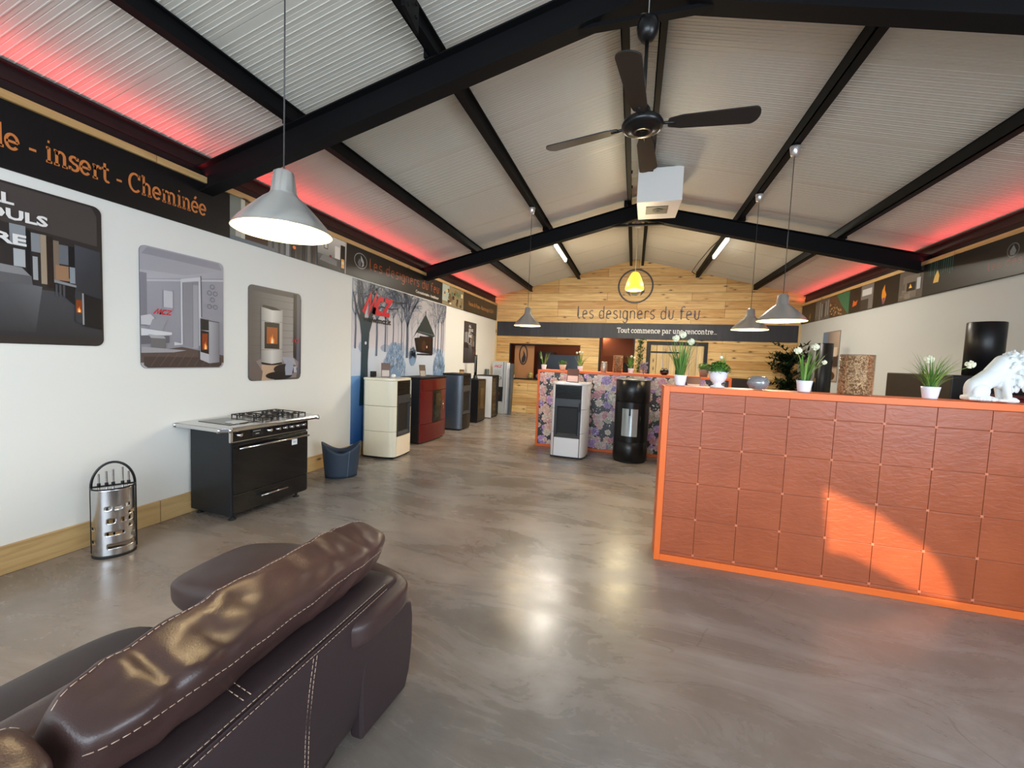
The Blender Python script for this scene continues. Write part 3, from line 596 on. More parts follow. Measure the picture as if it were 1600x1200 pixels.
def banner_right():
    board = box('banner', (XR - .012, .5, 2.62), (XR - .0005, YB - .03, 3.044), mat('banner_vinyl'))
    tag(board, 'printed fascia banner of small fire pictures along the top of the right wall', 'banner')
    O = YB - .03; cv = Canvas((XR - .0125, O, 0), (0, -1, 0), (0, 0, 1)); R = random.Random(5); z0, z1 = 2.62, 3.043
    U = lambda y: O - y
    cv.rect(0, z0, U(.5), z1, '#151517')
    cv.rect(0, z0, U(10.62), z1, '#1c1713'); cv.poly([(U(10.9), z0 + .04), (U(10.84), z0 + .12), (U(10.88), z0 + .22), (U(10.97), z0 + .12)], '#7c5f2d')
    cv.rect(U(10.62), z0, U(9.93), z1, '#55524f')
    for i in range(7): cv.rect(U(10.6) + i * .095, z0 + R.random() * .1, U(10.6) + i * .095 + .05, z1 - R.random() * .1, R.choice(['#8b8986', '#2c2a28', '#6a6865']))
    cv.rect(U(9.93), z0, U(9.11), z1, '#2f6a4a'); cv.poly([(U(9.93), z0), (U(9.15), z0), (U(9.45), z0 + .22), (U(9.65), z1), (U(9.93), z1)], '#4e3b28')
    for i in range(60):
        u = U(9.9) + R.random() * .5; v = z0 + .02 + R.random() * .3
        if v < z0 + .36 - (u - U(9.9)) * .5: cv.ell(u, v, .028, .016, R.choice(['#9b7a52', '#7a5c3c', '#b3946b', '#3b2c1e']), n=7)
    cv.rect(U(9.11), z0, U(8.7), z1, '#1d1614'); cv.poly([(U(8.98), 2.72), (U(8.84), 2.74), (U(8.8), 2.82), (U(8.9), 2.80), (U(8.95), 2.84)], '#c35a22')
    cv.rect(U(8.7), z0, U(8.31), z1, '#6c6a68'); cv.rect(U(8.66), 2.86, U(8.36), 2.97, '#bfc1c2'); cv.rect(U(8.7), z0, U(8.45), 2.8, '#33302e')
    cv.rect(U(8.31), z0, U(7.61), z1, '#120f0e'); cv.poly([(U(8.02), 2.66), (U(7.97), 2.66), (U(7.93), 2.78), (U(7.98), 2.86), (U(7.99), 2.95), (U(8.05), 2.86), (U(8.06), 2.78)], '#d98a2a'); cv.poly([(U(8.015), 2.64), (U(7.975), 2.64), (U(7.96), 2.74), (U(8.03), 2.74)], '#7a4a6a')
    cv.rect(U(7.61), z0, U(7.07), z1, '#59544f')
    for i in range(14): cv.rect(U(7.6) + R.random() * .45, z0 + R.random() * .33, U(7.6) + R.random() * .45, z0 + R.random() * .33 + .02, R.choice(['#6f6962', '#3c3835', '#817a72']))
    cv.rect(U(7.42), 2.74, U(7.24), 2.86, '#171413'); cv.poly([(U(7.37), 2.78), (U(7.3), 2.78), (U(7.34), 2.84)], '#ffc24f'); cv.rect(U(7.2), 2.74, U(7.12), 2.9, '#b5bdc2')
    cv.rect(U(7.07), z0, U(6.48), z1, '#14181a')
    for i in range(12): cv.rect(U(6.98) + i * .04, 2.83 + R.random() * .06, U(6.98) + i * .04 + .012, z1, R.choice(['#2e5752', '#3f6f68', '#1e3a38']))
    cv.poly([(U(6.86), 2.76), (U(6.76), 2.76), (U(6.75), 2.84), (U(6.79), 2.92), (U(6.84), 2.84)], '#d9b65e')
    cv.rect(U(6.48), z0, U(.5), z1, '#19191b'); cv.ring(U(5.67), 2.885, .07, .009, '#6d757b'); cv.poly([(U(5.67), 2.94), (U(5.63), 2.87), (U(5.65), 2.83), (U(5.70), 2.84), (U(5.71), 2.88)], '#7d868c')
    text(cv, 'Les designers du feu', U(5.98), 2.735, .055, .010, '#7d2f22', font=LOGO, width=1.25)
    cv.build('print', board)
banner_right()

# ---------------------------------------------------------------- posters
def rr(u0, v0, u1, v1, r, n=6):
    p = []
    for cx, cy, a in ((u1 - r, v0 + r, -90), (u1 - r, v1 - r, 0), (u0 + r, v1 - r, 90), (u0 + r, v0 + r, 180)): p += arc(cx, cy, r, r, a, a + 90, n)
    return p
def poster(fr, w, h, label, draw, r=.05, edge='#1a1a1c', name='poster'):
    O, U, V = fr; Nn = U.cross(V).normalized(); mb = MB(); pl = rr(0, 0, w, h, r)
    mb.prism(pl, lambda a, b: O + U * a + V * b + Nn * .0008, lambda a, b: O + U * a + V * b + Nn * .006)
    o = mb.build(name, mat('poster_edge_' + edge, edge, rough=.4)); tag(o, label, 'poster')
    cv = Canvas(O + Nn * .0063, U, V); draw(cv, w, h, pl); cv.build('print', o); return o
def clip_corners(cv, w, h, r, col='#dddcd4'):
    """nothing is printed outside the rounded corners: cover pieces are avoided by insetting shapes"""
    pass
def flamep(cv, u, v, s, k=1.0):
    cv.poly([(u - s * .5, v), (u + s * .5, v), (u + s * .55, v + s * .7 * k), (u + s * .2, v + s * 1.1 * k), (u + s * .1, v + s * 1.9 * k), (u - s * .2, v + s * 1.2 * k), (u - s * .45, v + s * 1.3 * k), (u - s * .55, v + s * .6 * k)], '#e8731c')
    cv.poly([(u - s * .3, v), (u + s * .3, v), (u + s * .3, v + s * .6 * k), (u + s * .05, v + s * 1.3 * k), (u - s * .2, v + s * .9 * k)], '#ffc46a'); cv.poly([(u - s * .16, v), (u + s * .16, v), (u + s * .12, v + s * .5 * k), (u, v + s * .85 * k), (u - s * .12, v + s * .5 * k)], '#fff6dc')
def souls(cv, w, h, pl, lobby=True):
    cv.poly(pl, '#322d2b'); f = lambda u, v: (u * w, v * h)
    def r_(u0, v0, u1, v1, c): cv.rect(u0 * w, v0 * h, u1 * w, v1 * h, c)
    cv.poly([f(.03, .78), f(.97, .72), f(.97, .93), f(.94, .985), f(.06, .985), f(.03, .95)], '#4a4340'); 
    r_(.02, .05, .98, .36, ('#2c2c2f', '#4a4a4e')); cv.poly([f(.45, .40), f(.66, .38), f(.62, .08), f(.3, .08)], ['#5c5d60', '#6c6d70', '#38383b', '#2e2e31']); 
    for u0, u1, v0, v1, c in ((.05, .12, .5, .74, '#8d9094'), (.14, .24, .5, .75, '#a4a7aa'), (.27, .38, .48, .75, '#9a9da1'), (.51, .585, .62, .75, '#92969a'), (.525, .58, .49, .60, '#b4b8ba'), (.61, .655, .6, .72, '#8b8e92'), (.615, .64, .42, .57, '#a5a8a9'), (.24, .27, .36, .76, '#151416'), (.585, .605, .42, .73, '#17161a'), (.655, .685, .4, .72, '#a5927c'), (.685, .72, .38, .72, '#2a1f1b'), (.72, .75, .42, .7, '#80705f'), (.73, .805, .44, .54, '#a07a5c'), (.75, .80, .55, .68, '#6a6e75'), (.80, .835, .46, .68, '#141418'), (.805, .835, .43, .54, '#8d969c')): r_(u0, v0, u1, v1, c)
    cv.poly([f(.835, .36), f(.985, .34), f(.985, .68), f(.835, .7)], ['#33343a', '#2b2c31', '#3d3f45', '#4b4e55'])
    cv.poly([f(.72, .44), f(.84, .42), f(.84, .405), f(.72, .42)], '#8f9093'); cv.poly([f(.73, .42), f(.83, .40), f(.83, .28), f(.74, .36)], '#1b1a1c')
    for k in range(3): cv.rect((.725 + k * .02) * w, .33 * h, (.737 + k * .02) * w, .41 * h, '#4c4c50')
    cv.poly([f(.34, .46), f(.605, .44), f(.61, .385), f(.36, .375)], '#626163'); cv.poly([f(.34, .50), f(.56, .485), f(.60, .44), f(.34, .445)], '#8c8b8c')
    cv.poly([f(.83, .17), f(.875, .15), f(.875, .375), f(.83, .385)], '#3a3a3d'); cv.rect(.835 * w, .23 * h, .868 * w, .32 * h, '#8a3f12'); flamep(cv, .852 * w, .235 * h, .022 * w, 1.1)
    r_(.87, .15, .88, .37, '#9b9b9e'); cv.poly([f(.88, .14), f(.985, .12), f(.985, .34), f(.88, .37)], '#161619')
    for s, u, v in (('ALL', .335, .865), ('SOULS', .335, .775), ('OF', .335, .705), ('FIRE', .335, .625)):
        bfont(cv, s, u * w, v * h, .088 * h, '#eeeae6', width=w * {'ALL': .205, 'SOULS': .36, 'OF': .13, 'FIRE': .245}[s], bold=.0035)
poster(frame_left(1.17, 1.515), .985, 1.03, 'large dark poster of a loft interior reading SOULS, cut by the left picture edge', souls)
def lilac_room(cv, w, h, pl):
    f = lambda u, v: (u * w, v * h)
    cv.poly(pl, '#a9a7ae'); cv.poly([f(.02, .93), f(.98, .93), f(.93, .99), f(.08, .99)], '#97959d')
    cv.poly([f(0, .80), f(.5, .82), f(1, .93), f(1, .80), f(.6, .74), f(0, .73)], ['#b5b3ba', '#b5b3ba', '#a8a6ae', '#a5a3ab', '#b9b8be', '#b9b8be'])
    cv.poly([f(0, .73), f(.1, .74), f(1, .86), f(1, .1), f(0, .1)], ['#9d9ba4', '#a5a3ab', '#9a99a2', '#8e8d96', '#8d8c95'])
    cv.poly([f(.0, .72), f(1, .845), f(1, .83), f(0, .705)], '#c3c1c7')
    cv.rect(0, .35 * h, .07 * w, .78 * h, ('#7c7b84', '#8a8892')); cv.poly([f(0, .13), f(.45, .19), f(1, .12), f(1, .05), f(0, .05)], '#5d4c46'); cv.poly([f(.03, .1), f(.97, .1), f(.97, .03), f(.93, .008), f(.07, .008), f(.03, .03)], '#4b3d39')
    for i in range(8): cv.stroke([f(.1 + i * .1, .02), f(.2 + i * .1, .13)], .004, '#6e5b53')
    cv.poly([f(.36, .23), f(.44, .22), f(.44, .78), f(.69, .83), f(.69, .22), f(.66, .2), f(.66, .79), f(.46, .755), f(.46, .21), f(.36, .2)], '#cfced3')
    cv.poly([f(.465, .21), f(.655, .18), f(.655, .785), f(.465, .75)], '#8e8d93'); cv.rect(.58 * w, .18 * h, .655 * w, .75 * h, '#a3a2a8'); cv.stroke([f(.585, .19), f(.585, .76)], .004, '#6b6a70')
    cv.stroke([f(.695, .47), f(.69, .84)], .008, '#4b4a50')
    cv.poly([f(.24, .52), f(.35, .52), f(.35, .66), f(.24, .66)], '#c5c4ca'); cv.stroke([f(.24, .52), f(.24, .66)], .004, '#77767c'); cv.stroke([f(.35, .5), f(.35, .67)], .004, '#77767c')
    for u, v in ((.84, .76), (.80, .70), (.88, .70), (.84, .64), (.80, .575), (.88, .575)): cv.ring(u * w, v * h, .028 * w, .004, '#5d5c63', n=16)
    cv.poly([f(0, .43), f(.1, .45), f(.14, .42), f(.1, .36), f(0, .36)], '#c6c5cb'); cv.poly([f(.08, .33), f(.12, .41), f(.28, .42), f(.24, .35), f(.22, .32)], '#9a99a1')
    cv.poly([f(0, .33), f(.33, .31), f(.33, .29), f(.15, .27), f(0, .27)], '#d5d5d9'); cv.poly([f(0, .27), f(.15, .28), f(.3, .28), f(.3, .22), f(0, .2)], '#68666c')
    cv.poly([f(.1, .26), f(.26, .26), f(.26, .16), f(.1, .155)], '#706d6e'); cv.poly([f(.07, .285), f(.24, .275), f(.26, .255), f(.1, .255)], '#aaa8ac'); cv.poly([f(0, .18), f(.5, .16), f(.35, .14), f(0, .13)], '#a3a0a4')
    cv.poly([f(.67, .08), f(.79, .045), f(.79, .44), f(.67, .46)], '#bcbabf'); cv.rect(.675 * w, .35 * h, .785 * w, .45 * h, '#231f21'); cv.poly([f(.675, .15), f(.785, .13), f(.785, .34), f(.675, .35)], '#1e1716')
    cv.rect(.695 * w, .17 * h, .77 * w, .32 * h, '#8d3a10'); flamep(cv, .74 * w, .175 * h, .045 * w, 1.3); cv.poly([f(.79, .045), f(.93, .055), f(.93, .43), f(.79, .44)], ['#a9a7ac', '#77757c', '#7b7980', '#b0aeb3'])
    cv.stroke([f(.67, .455), f(.8, .44), f(.93, .435)], .006, '#3b383c')
    mcz(cv, .13 * w, .455 * h, .045 * h, .21 * w)
poster(frame_left(2.40, 1.34), .715, 1.015, 'poster of a pale lilac bedroom with a small stove, left of the wood-wall poster', lilac_room)
def wood_room(cv, w, h, pl):
    f = lambda u, v: (u * w, v * h)
    cv.poly(pl, '#5b5755'); cv.poly([f(0, .07), f(.84, .2), f(.84, .94), f(0, .94)], ['#6a6159', '#a49f9d', '#8a8684', '#565251']); cv.poly([f(.08, .94), f(.84, .94), f(.84, .985), f(.08, .985)], '#575453')
    for i in range(9): cv.stroke([f(0, .2 + i * .085), f(.84, .24 + i * .08)], .004, '#5f5a58')
    cv.rect(.84 * w, .07 * h, .905 * w, .985 * h, '#17161b'); cv.rect(.905 * w, .06 * h, .97 * w, .96 * h, '#5a5a6c'); cv.rect(.97 * w, .06 * h, w, .94 * h, '#3e3d4b')
    cv.poly([f(.05, .02), f(.9, .02), f(.95, .2), f(.85, .25), f(.3, .26), f(.1, .2)], '#8d7f7a'); cv.poly([f(.22, .0), f(.45, .0), f(.6, .17), f(.22, .17)], '#c3a487'); cv.poly([f(.6, .26), f(.84, .25), f(.9, .17), f(.66, .18)], '#a3a3b0')
    cv.poly([f(0, .05), f(.06, .005), f(.22, .005), f(.24, .1), f(.12, .21), f(0, .22)], '#6e625d')
    cv.ell(.41 * w, .19 * h, .2 * w, .025 * h, '#1a1717'); cv.poly([f(.21, .2), f(.41, .18), f(.61, .2), f(.61, .78), f(.41, .77), f(.21, .79)], ['#8b8782', '#d5d2cc', '#a09c97', '#aaa6a1', '#dcd9d3', '#96928d'])
    cv.poly([f(.22, .785), f(.41, .765), f(.59, .775), f(.45, .8), f(.25, .81)], '#2f2b2a'); cv.rect(.27 * w, .345 * h, .55 * w, .63 * h, '#231916'); cv.stroke([f(.21, .645), f(.4, .63), f(.61, .645)], .004, '#6b6763'); cv.stroke([f(.21, .33), f(.4, .335), f(.61, .345)], .004, '#6b6763')
    cv.rect(.31 * w, .4 * h, .51 * w, .58 * h, '#a5551f'); flamep(cv, .41 * w, .405 * h, .085 * w, .95)
    cv.ell(.68 * w, .12 * h, .24 * w, .06 * h, '#1c191b'); cv.ell(.55 * w, .05 * h, .26 * w, .045 * h, '#131113'); cv.poly([f(.67, .05), f(.8, .05), f(.84, .15), f(.79, .22), f(.70, .22), f(.66, .14)], '#9da1b0'); cv.rect(.84 * w, .08 * h, .9 * w, .15 * h, '#b3b6c2')
    mcz(cv, .80 * w, .43 * h, .045 * h, .16 * w)
poster(frame_left(3.39, 1.195), .71, 1.02, 'poster of a round white stove against a wooden wall, above the range cooker', wood_room)
poster(frame_left(9.10, 1.39), .78, 1.0, 'small dark poster with white title near the pine wall corner', souls, r=.02)
def beige_room(cv, w, h, pl):
    f = lambda u, v: (u * w, v * h)
    cv.poly(pl, '#8a7a6e'); cv.rect(0, .45 * h, .3 * w, h * .99, '#6e7f96'); cv.poly([f(.3, .55), f(.97, .5), f(.97, .98), f(.3, .98)], ['#6d625c', '#a08c7c', '#c0aa98', '#7c7370']); cv.rect(.2 * w, .3 * h, .97 * w, .52 * h, '#4a3a34'); cv.rect(.35 * w, .34 * h, .6 * w, .5 * h, '#1e1614'); flamep(cv, .5 * w, .37 * h, .05 * w, 1.2)
    cv.rect(.03 * w, .03 * h, .97 * w, .27 * h, '#b09a8a'); cv.ell(.62 * w, .12 * h, .25 * w, .09 * h, '#4e3728'); cv.rect(.7 * w, .5 * h, .9 * w, .68 * h, '#d2bfa9')
poster(frame_right(10.13, 1.33), .75, 1.01, 'poster of a brown living room on the right wall near the pine wall', beige_room, r=.02, edge='#77879a')

def mural():
    y0, y1, z0, z1 = 5.045, 8.10, .195, 2.60; R = random.Random(11)
    o = box('wall_mural', (XL + .0005, y0, z0), (XL + .003, y1, z1), mat('mural_paper', '#b9c4d2', rough=.5)); tag(o, 'winter forest mural with a small dark cabin covering part of the left wall', 'mural')
    cv = Canvas((XL + .0034, y0, 0), (0, 1, 0), (0, 0, 1), .0002); W = y1 - y0; Z = lambda y, z: (y - y0, z)
    cv.rect(0, 1.62, W, z1, ('#d8d4dc', '#b5b3b5')); cv.rect(0, 1.0, W, 1.62, ('#bccde3', '#d2dae8')); cv.rect(0, z0, W, 1.0, ('#1f5a9a', '#7fa8d6')); cv.rect(0, z0, .35, 1.2, ('#1d4f8c', '#6f9ccf'))
    def branch(u, v, a, L, w, d, col):
        pts = [(u, v)]; aa = a
        for i in range(4): aa += R.uniform(-.16, .16); u += math.cos(aa) * L / 4; v += math.sin(aa) * L / 4; pts.append((u, v))
        pts = [(min(max(p[0], .004), W - .004), min(p[1], z1 - .004)) for p in pts]
        cv.stroke(pts, w, col, lift=False, taper=w * .6)
        if d > 0 and v < z1:
            for k in range(R.choice((2, 3))): branch(u, v, aa + R.uniform(-.75, .75), L * R.uniform(.6, .8), w * .6, d - 1, col)
            branch(pts[2][0], pts[2][1], aa + R.choice((-1, 1)) * R.uniform(.5, .9), L * .55, w * .45, d - 1, col)
    def tree(y, zb, h, w, col, d=4):
        cv.up(); u = y - y0
        cv.stroke([(u, zb), (u + .01, zb + h * .3), (u, zb + h * .5)], w, col, lift=False, taper=w * .8)
        for a in (1.0, 1.35, 1.75, 2.15): branch(u, zb + h * .48, a, h * .28, w * .45, d, col)
    for i in range(9): tree(y0 + .05 + R.random() * (W - .1), 1.60 + R.random() * .04, R.uniform(.7, 1.1), .018, R.choice(['#8d93a3', '#7c8496', '#9aa0ae']), 2)
    for i in range(10): cv.ell(R.uniform(.15, W - .15), 1.63, R.uniform(.08, .16), R.uniform(.05, .12), '#a3b0c6', n=14)
    for y, zb, h, w in ((5.12, 1.6, 1.0, .035), (5.64, 1.5, 1.15, .045), (5.87, 1.57, 1.1, .035), (6.1, 1.6, 1.1, .022), (6.36, 1.55, 1.1, .028), (7.75, 1.62, 1.2, .03), (7.9, 1.62, 1.2, .03), (7.62, 1.62, 1.0, .022), (7.98, 1.6, 1.3, .025)): tree(y, zb, h, w, '#5d6d84', 3)
    tree(6.55, 1.48, 1.15, .075, '#4f6078', 4)
    # the big near tree
    cv.up(); cv.poly([Z(5.23, .75), Z(5.44, .75), Z(5.42, 1.4), Z(5.45, 1.85), Z(5.55, 2.1), Z(5.43, 2.08), Z(5.36, 2.02), Z(5.28, 2.1), Z(5.2, 2.1), Z(5.26, 1.8), Z(5.26, 1.3)], '#25414f')
    for p, w in (([(5.28, 2.05), (5.2, 2.3), (5.18, 2.59)], .08), ([(5.3, 2.05), (5.29, 2.3), (5.24, 2.59)], .06), ([(5.45, 2.05), (5.5, 2.25), (5.48, 2.45), (5.55, 2.59)], .07), ([(5.48, 2.1), (5.68, 2.35), (5.9, 2.42), (6.2, 2.4), (6.5, 2.44)], .06), ([(5.55, 2.2), (5.75, 2.28), (6.0, 2.27), (6.25, 2.31)], .035), ([(5.25, 2.0), (5.15, 2.15), (5.06, 2.4)], .05)):
        cv.stroke([Z(*q) for q in p], w, '#22303f', taper=w * .35)
    for k in range(18): branch(R.uniform(.15, 1.4), R.uniform(2.25, 2.5), R.uniform(.2, 2.6), .18, .012, 2, '#33404f')
    for y, z, a, b in ((6.17, 1.30, .34, .42), (7.83, 1.25, .26, .40), (6.75, 1.5, .12, .16)):
        cv.poly([(y - y0 + a * math.cos(q_) * (1 - .25 * max(0, math.sin(q_))) * (1 + .07 * math.sin(q_ * 9)), z + b * math.sin(q_) * (1 + .06 * math.sin(q_ * 13))) for q_ in [2 * PI * j_ / 40 for j_ in range(40)]], '#7f9cc0'); cv.up()
        for k in range(260):
            an = R.uniform(-.6, 3.7); rr_ = R.uniform(.1, .95); u = y - y0 + a * rr_ * math.cos(an); v = z + b * rr_ * math.sin(an); cv.stroke([(u, v), (u + R.uniform(-.03, .03) + .02 * math.cos(an), v + .055)], .008, R.choice(['#a9c0dd', '#56708f', '#c4d4e8', '#dbe6f2', '#466080']), lift=False)
    # cabin
    cv.poly([Z(6.80, 1.85), Z(7.52, 1.93), Z(7.52, 1.56), Z(6.88, 1.60)], '#191a1d'); cv.poly([Z(6.72, 1.83), Z(7.2, 2.32), Z(7.6, 1.93), Z(7.52, 1.90), Z(6.88, 1.96)], '#2c3a3c'); cv.stroke([Z(6.92, 1.98), Z(7.58, 1.94)], .012, '#6a7679')
    cv.stroke([Z(7.2, 2.30), Z(7.2, 2.38)], .02, '#2c3a3c'); cv.rect(6.98 - y0, 1.62, 7.44 - y0, 1.9, '#2a1a15'); cv.ell(7.15 - y0, 1.72, .08, .10, '#4d3024'); cv.ell(7.27 - y0, 1.70, .018, .026, '#ffd9a0'); cv.rect(6.9 - y0, 1.54, 7.5 - y0, 1.565, '#15161c'); cv.rect(7.36 - y0, 1.62, 7.42 - y0, 1.88, '#3d2118')
    cv.ell(5.355 - y0, 1.69, .025, .025, '#dfe6ee', n=12)
    mcz(cv, 5.29 - y0, 2.14, .30, .76, k=.27)
    bfont(cv, 'www.mcz.it', 5.30 - y0, 2.015, .12, '#111318', width=.72, bold=.004)
    cv.build('print', o)
mural()

# ================================================================== LAMPS, FAN, CEILING THINGS
def pendant(x, y, label, rim=2.04, R=.22, power=15, white=False):
    ztop = roofz(x) - .14; t = thing('pendant_lamp', label, 'pendant lamp', (x, y, ztop), group='bell-shaped metal pendant lamps')
    k = R / .22
    MB().lathe([(.045, 0), (.047, -.01), (.035, -.085), (.012, -.098)], n=24).build('canopy', M_BRUSH, t)
    MB().tube([(0, 0, -.095), (0, 0, rim + .27 - ztop)], .0032, 6).build('cord', mat('lamp_cord', '#3b3a3a', rough=.5), t)
    zr = rim - ztop
    out = [(.22, 0), (.213, .013), (.192, .040), (.160, .074), (.126, .108), (.092, .140), (.066, .160), (.058, .172), (.045, .262), (.03, .272), (.008, .278)]
    mb = MB().lathe([(r * k, z + zr) for r, z in out], n=48, m=M_BRUSH, cap=False)
    mb.lathe([((r - .003) * k, z + zr) for r, z in out[:8]] + [(.002, zr + .172)], n=48, m=mat('cream_enamel', '#f7df9c', rough=.5), cap=False)
    mb.lathe([(.22 * k, zr), (.217 * k, zr)], n=48, m=M_BRUSH, cap=False); mb.build('shade', parent=t, fix=False)
    b = MB().lathe([(.001, -.045), (.018, -.042), (.032, -.02), (.034, 0), (.026, .03), (.014, .055), (.013, .08)], n=20).build('bulb', mat('warm_bulb', '#fff2d8', emit='#ffe2a8', es=16), t); b.location = (0, 0, zr + .09)
    l = bpy.data.lights.new('lamp_light', 'POINT'); l.energy = power; l.color = (1, .84, .58); l.shadow_soft_size = .04
    o = bpy.data.objects.new('lamp_light', l); C.objects.link(o); o.parent = t; o.location = (0, 0, zr + .028)
    return t
pendant(-1.553, 1.53, 'nearest silver pendant lamp, hanging in front of the left wall poster', rim=2.075, R=.205, power=12)
pendant(-1.553, 5.99, 'silver pendant lamp hanging in front of the left end of the pine wall', R=.20)
pendant(1.414, 6.04, 'smaller-looking and lower of the two silver pendant lamps on the right')
pendant(1.414, 4.83, 'larger-looking silver pendant lamp on the right, nearest the right wall banner', rim=2.035, R=.225)
def yellow_lamp():
    x, y = XM + .0, 8.2; t = thing('glass_pendant_lamp', 'glowing yellow glass pendant lamp in front of the round emblem', 'pendant lamp', (x, y, roofz(x)))
    zt = -.03; MB().box((-.12, -.03, -.05), (.12, .03, -.03)).build('bracket', M_WHITE, t)
    MB().lathe([(.005, -.19), (.04, -.18), (.065, -.14), (.065, -.10), (.04, -.06), (.01, -.05)], n=24).build('canopy', M_WHITE, t)
    MB().tube([(0, 0, -.185), (0, 0, -1.01)], .006, 6).build('cord', mat('pale_cord', '#d8cfae', rough=.6), t)
    MB().lathe([(.14, -1.345), (.168, -1.33), (.172, -1.29), (.15, -1.20), (.115, -1.11), (.07, -1.025), (.045, -1.005)], n=32, cap=True).build('shade', mat('yellow_glass', '#ffe066', rough=.3, emit='#ffd023', es=.95), t)
    l = bpy.data.lights.new('lamp_light', 'POINT'); l.energy = 60; l.color = (1, .84, .52); l.shadow_soft_size = .18
    o = bpy.data.objects.new('lamp_light', l); C.objects.link(o); o.parent = t; o.location = (0, 0, -1.62)
yellow_lamp()
for sg, y0, y1, lb in ((-1, 7.85, 9.08, 'left'), (1, 7.9, 9.17, 'right')):
    x = XM + sg * 1.483; z = roofz(x) - .135; t = thing('tube_light', 'lit white tube light under the %s purlin beyond the far rafter' % lb, 'tube light', (x, (y0 + y1) / 2, z), group='tube lights beyond the far rafter')
    L = (y1 - y0) / 2; box('housing', (-.035, -L, -.02), (.035, L, 0), M_WHITE, t, bevel=.004)
    MB().tube([(0, -L + .01, -.045), (0, L - .01, -.045)], .026, 14).build('diffuser', mat('tube_glow', '#ffffff', emit='#fffbe8', es=9), t)
    l = bpy.data.lights.new('tube_lamp', 'AREA'); l.shape = 'RECTANGLE'; l.size = .06; l.size_y = L * 2; l.energy = 75; l.color = (1, .92, .78)
    o = bpy.data.objects.new('tube_lamp', l); C.objects.link(o); o.parent = t; o.location = (0, 0, -.085)
# loose cable near the right tube
cb = MB().tube([(XM + 1.40, 7.2, 3.69), (1.2, 8.2, 3.66), (1.12, 9.0, 3.60), (1.14, 10.2, 3.66), (XM + 1.46, 11.3, 3.80)], .008, 6).build('cable', M_BLACKM); tag(cb, 'thin black cable sagging beside the right tube light', 'cable')

def ceiling_fan():
    t = thing('ceiling_fan', 'black four-blade ceiling fan hanging from the ridge', 'ceiling fan', (-.033, 2.803, 3.05))
    MB().lathe([(.004, -.040), (.022, -.040), (.026, -.034), (.036, -.034), (.04, -.048), (.062, -.048), (.066, -.036), (.100, -.034), (.122, -.022), (.128, -.002), (.118, .018), (.08, .035), (.05, .045), (.045, .09), (.03, .115), (.014, .125)], n=48).build('motor_housing', M_BLACK, t)
    MB().tube([(0, 0, .12), (.0, 0, .55)], .012, 10).build('down_rod', M_BLACK, t)
    MB().lathe([(.012, .50), (.035, .505), (.06, .54), (.068, .58), (.058, .625), (.02, .645), (.006, .65)], n=28).build('canopy', M_BLACK, t)
    MB().tube([(0, 0, .645), (0, 0, roofz(-.033) - 3.05 - .005)], .004, 6).build('suspension_cable', mat('grey_cable', '#777777', rough=.5, metal=.5), t)
    for k, ang in enumerate((164.5, 2.6, 262.9, 84.9)):
        a = math.radians(ang); Rz = Matrix.Rotation(a, 3, 'Z'); pitch = Matrix.Rotation(math.radians(-11), 3, 'X')
        n = 14; out = []
        for i in range(n + 1): out.append((.165 + .46 * i / n, (.050 + .017 * (i / n)) * min(1, .72 + i * .14)))
        tip = [(.625 + .045 * math.sin(b), .067 * math.cos(b)) for b in [PI / 2 * j / 6 for j in range(1, 6)]]
        loop = [(x, h) for x, h in out] + tip + [(.67, 0)] + [(x, -h) for x, h in tip[::-1]] + [(x, -h) for x, h in out[::-1]] + [(.155, -.03), (.15, 0), (.155, .03)]
        def tf(x, y, z): return Rz @ (pitch @ Vector((x, y, z)) )
        MB().prism(loop, lambda p, q: tf(p, q, -.004), lambda p, q: tf(p, q, .004)).build('blade', mat('fan_blade_black', '#1b1a19', rough=.45), t)
        mb = MB().tube([Rz @ Vector((.10, 0, 0)), Rz @ Vector((.2, 0, -.002))], .009, 8); mb.obox(Rz @ Vector((.2, 0, .004)), (.035, .022, .004), Rz @ pitch); mb.build('blade_arm', M_BLACK, t)
ceiling_fan()
def ceiling_box():
    t = thing('ceiling_unit', 'white boxy hood with a dark grille hanging under the ridge', 'ceiling unit', (.20, 6.25, 3.70))
    mb = MB(); a, b = .285, .35
    T = [(-a, -b, .44), (a, -b, .44), (a, b, .44), (-a, b, .44)]; B = [(-a, -b, .0), (a, -b, .0), (a * .92, b, -.0), (-a * .92, b, -.0)]
    mb.add(T + B, [(3, 2, 1, 0), (4, 5, 6, 7), (0, 1, 5, 4), (1, 2, 6, 5), (2, 3, 7, 6), (3, 0, 4, 7)]); mb.build('housing', mat('white_sheet_metal', '#e9e8e4', rough=.4), t, bevel=.006)
    mb = MB().box((-.16, -.17, -.006), (.13, .12, -.001)); mb.build('grille', mat('dark_grille', '#4a443e', rough=.5), t)
    mb = MB().lathe([(.07, -.012), (.06, -.007), (.02, -.012)], n=20); g = mb.build('nozzle', M_BLACKM, t); g.location = (0, -.03, 0)
    for sx in (-1, 1):
        for sy in (-1, 1): MB().tube([(sx * .1 - .27 + (0 if sx < 0 else 0), sy * .25, .43), (sx * .1 - .27, sy * .25, .47)], .01, 6).build('hanger', M_BLACKM, t)
ceiling_box()
# sensor on the ridge
t = thing('ridge_connector', 'small bolted junction bracket on the upper left purlin', 'bracket', (XM - 1.483, 2.45, roofz(XM - 1.483) - .135))
MB().obox((.06, 0, 0), (.012, .12, .09), (0, 0, .15)).build('plate', M_STEEL, t, bevel=.004)
for k in range(4): MB().lathe([(.012, 0), (.012, .01), (.003, .012)], n=6).build('bolt', M_STEEL, t, loc=(.075, -.06 + (k % 2) * .1, -.04 + (k // 2) * .08), rot=(0, PI / 2, 0))

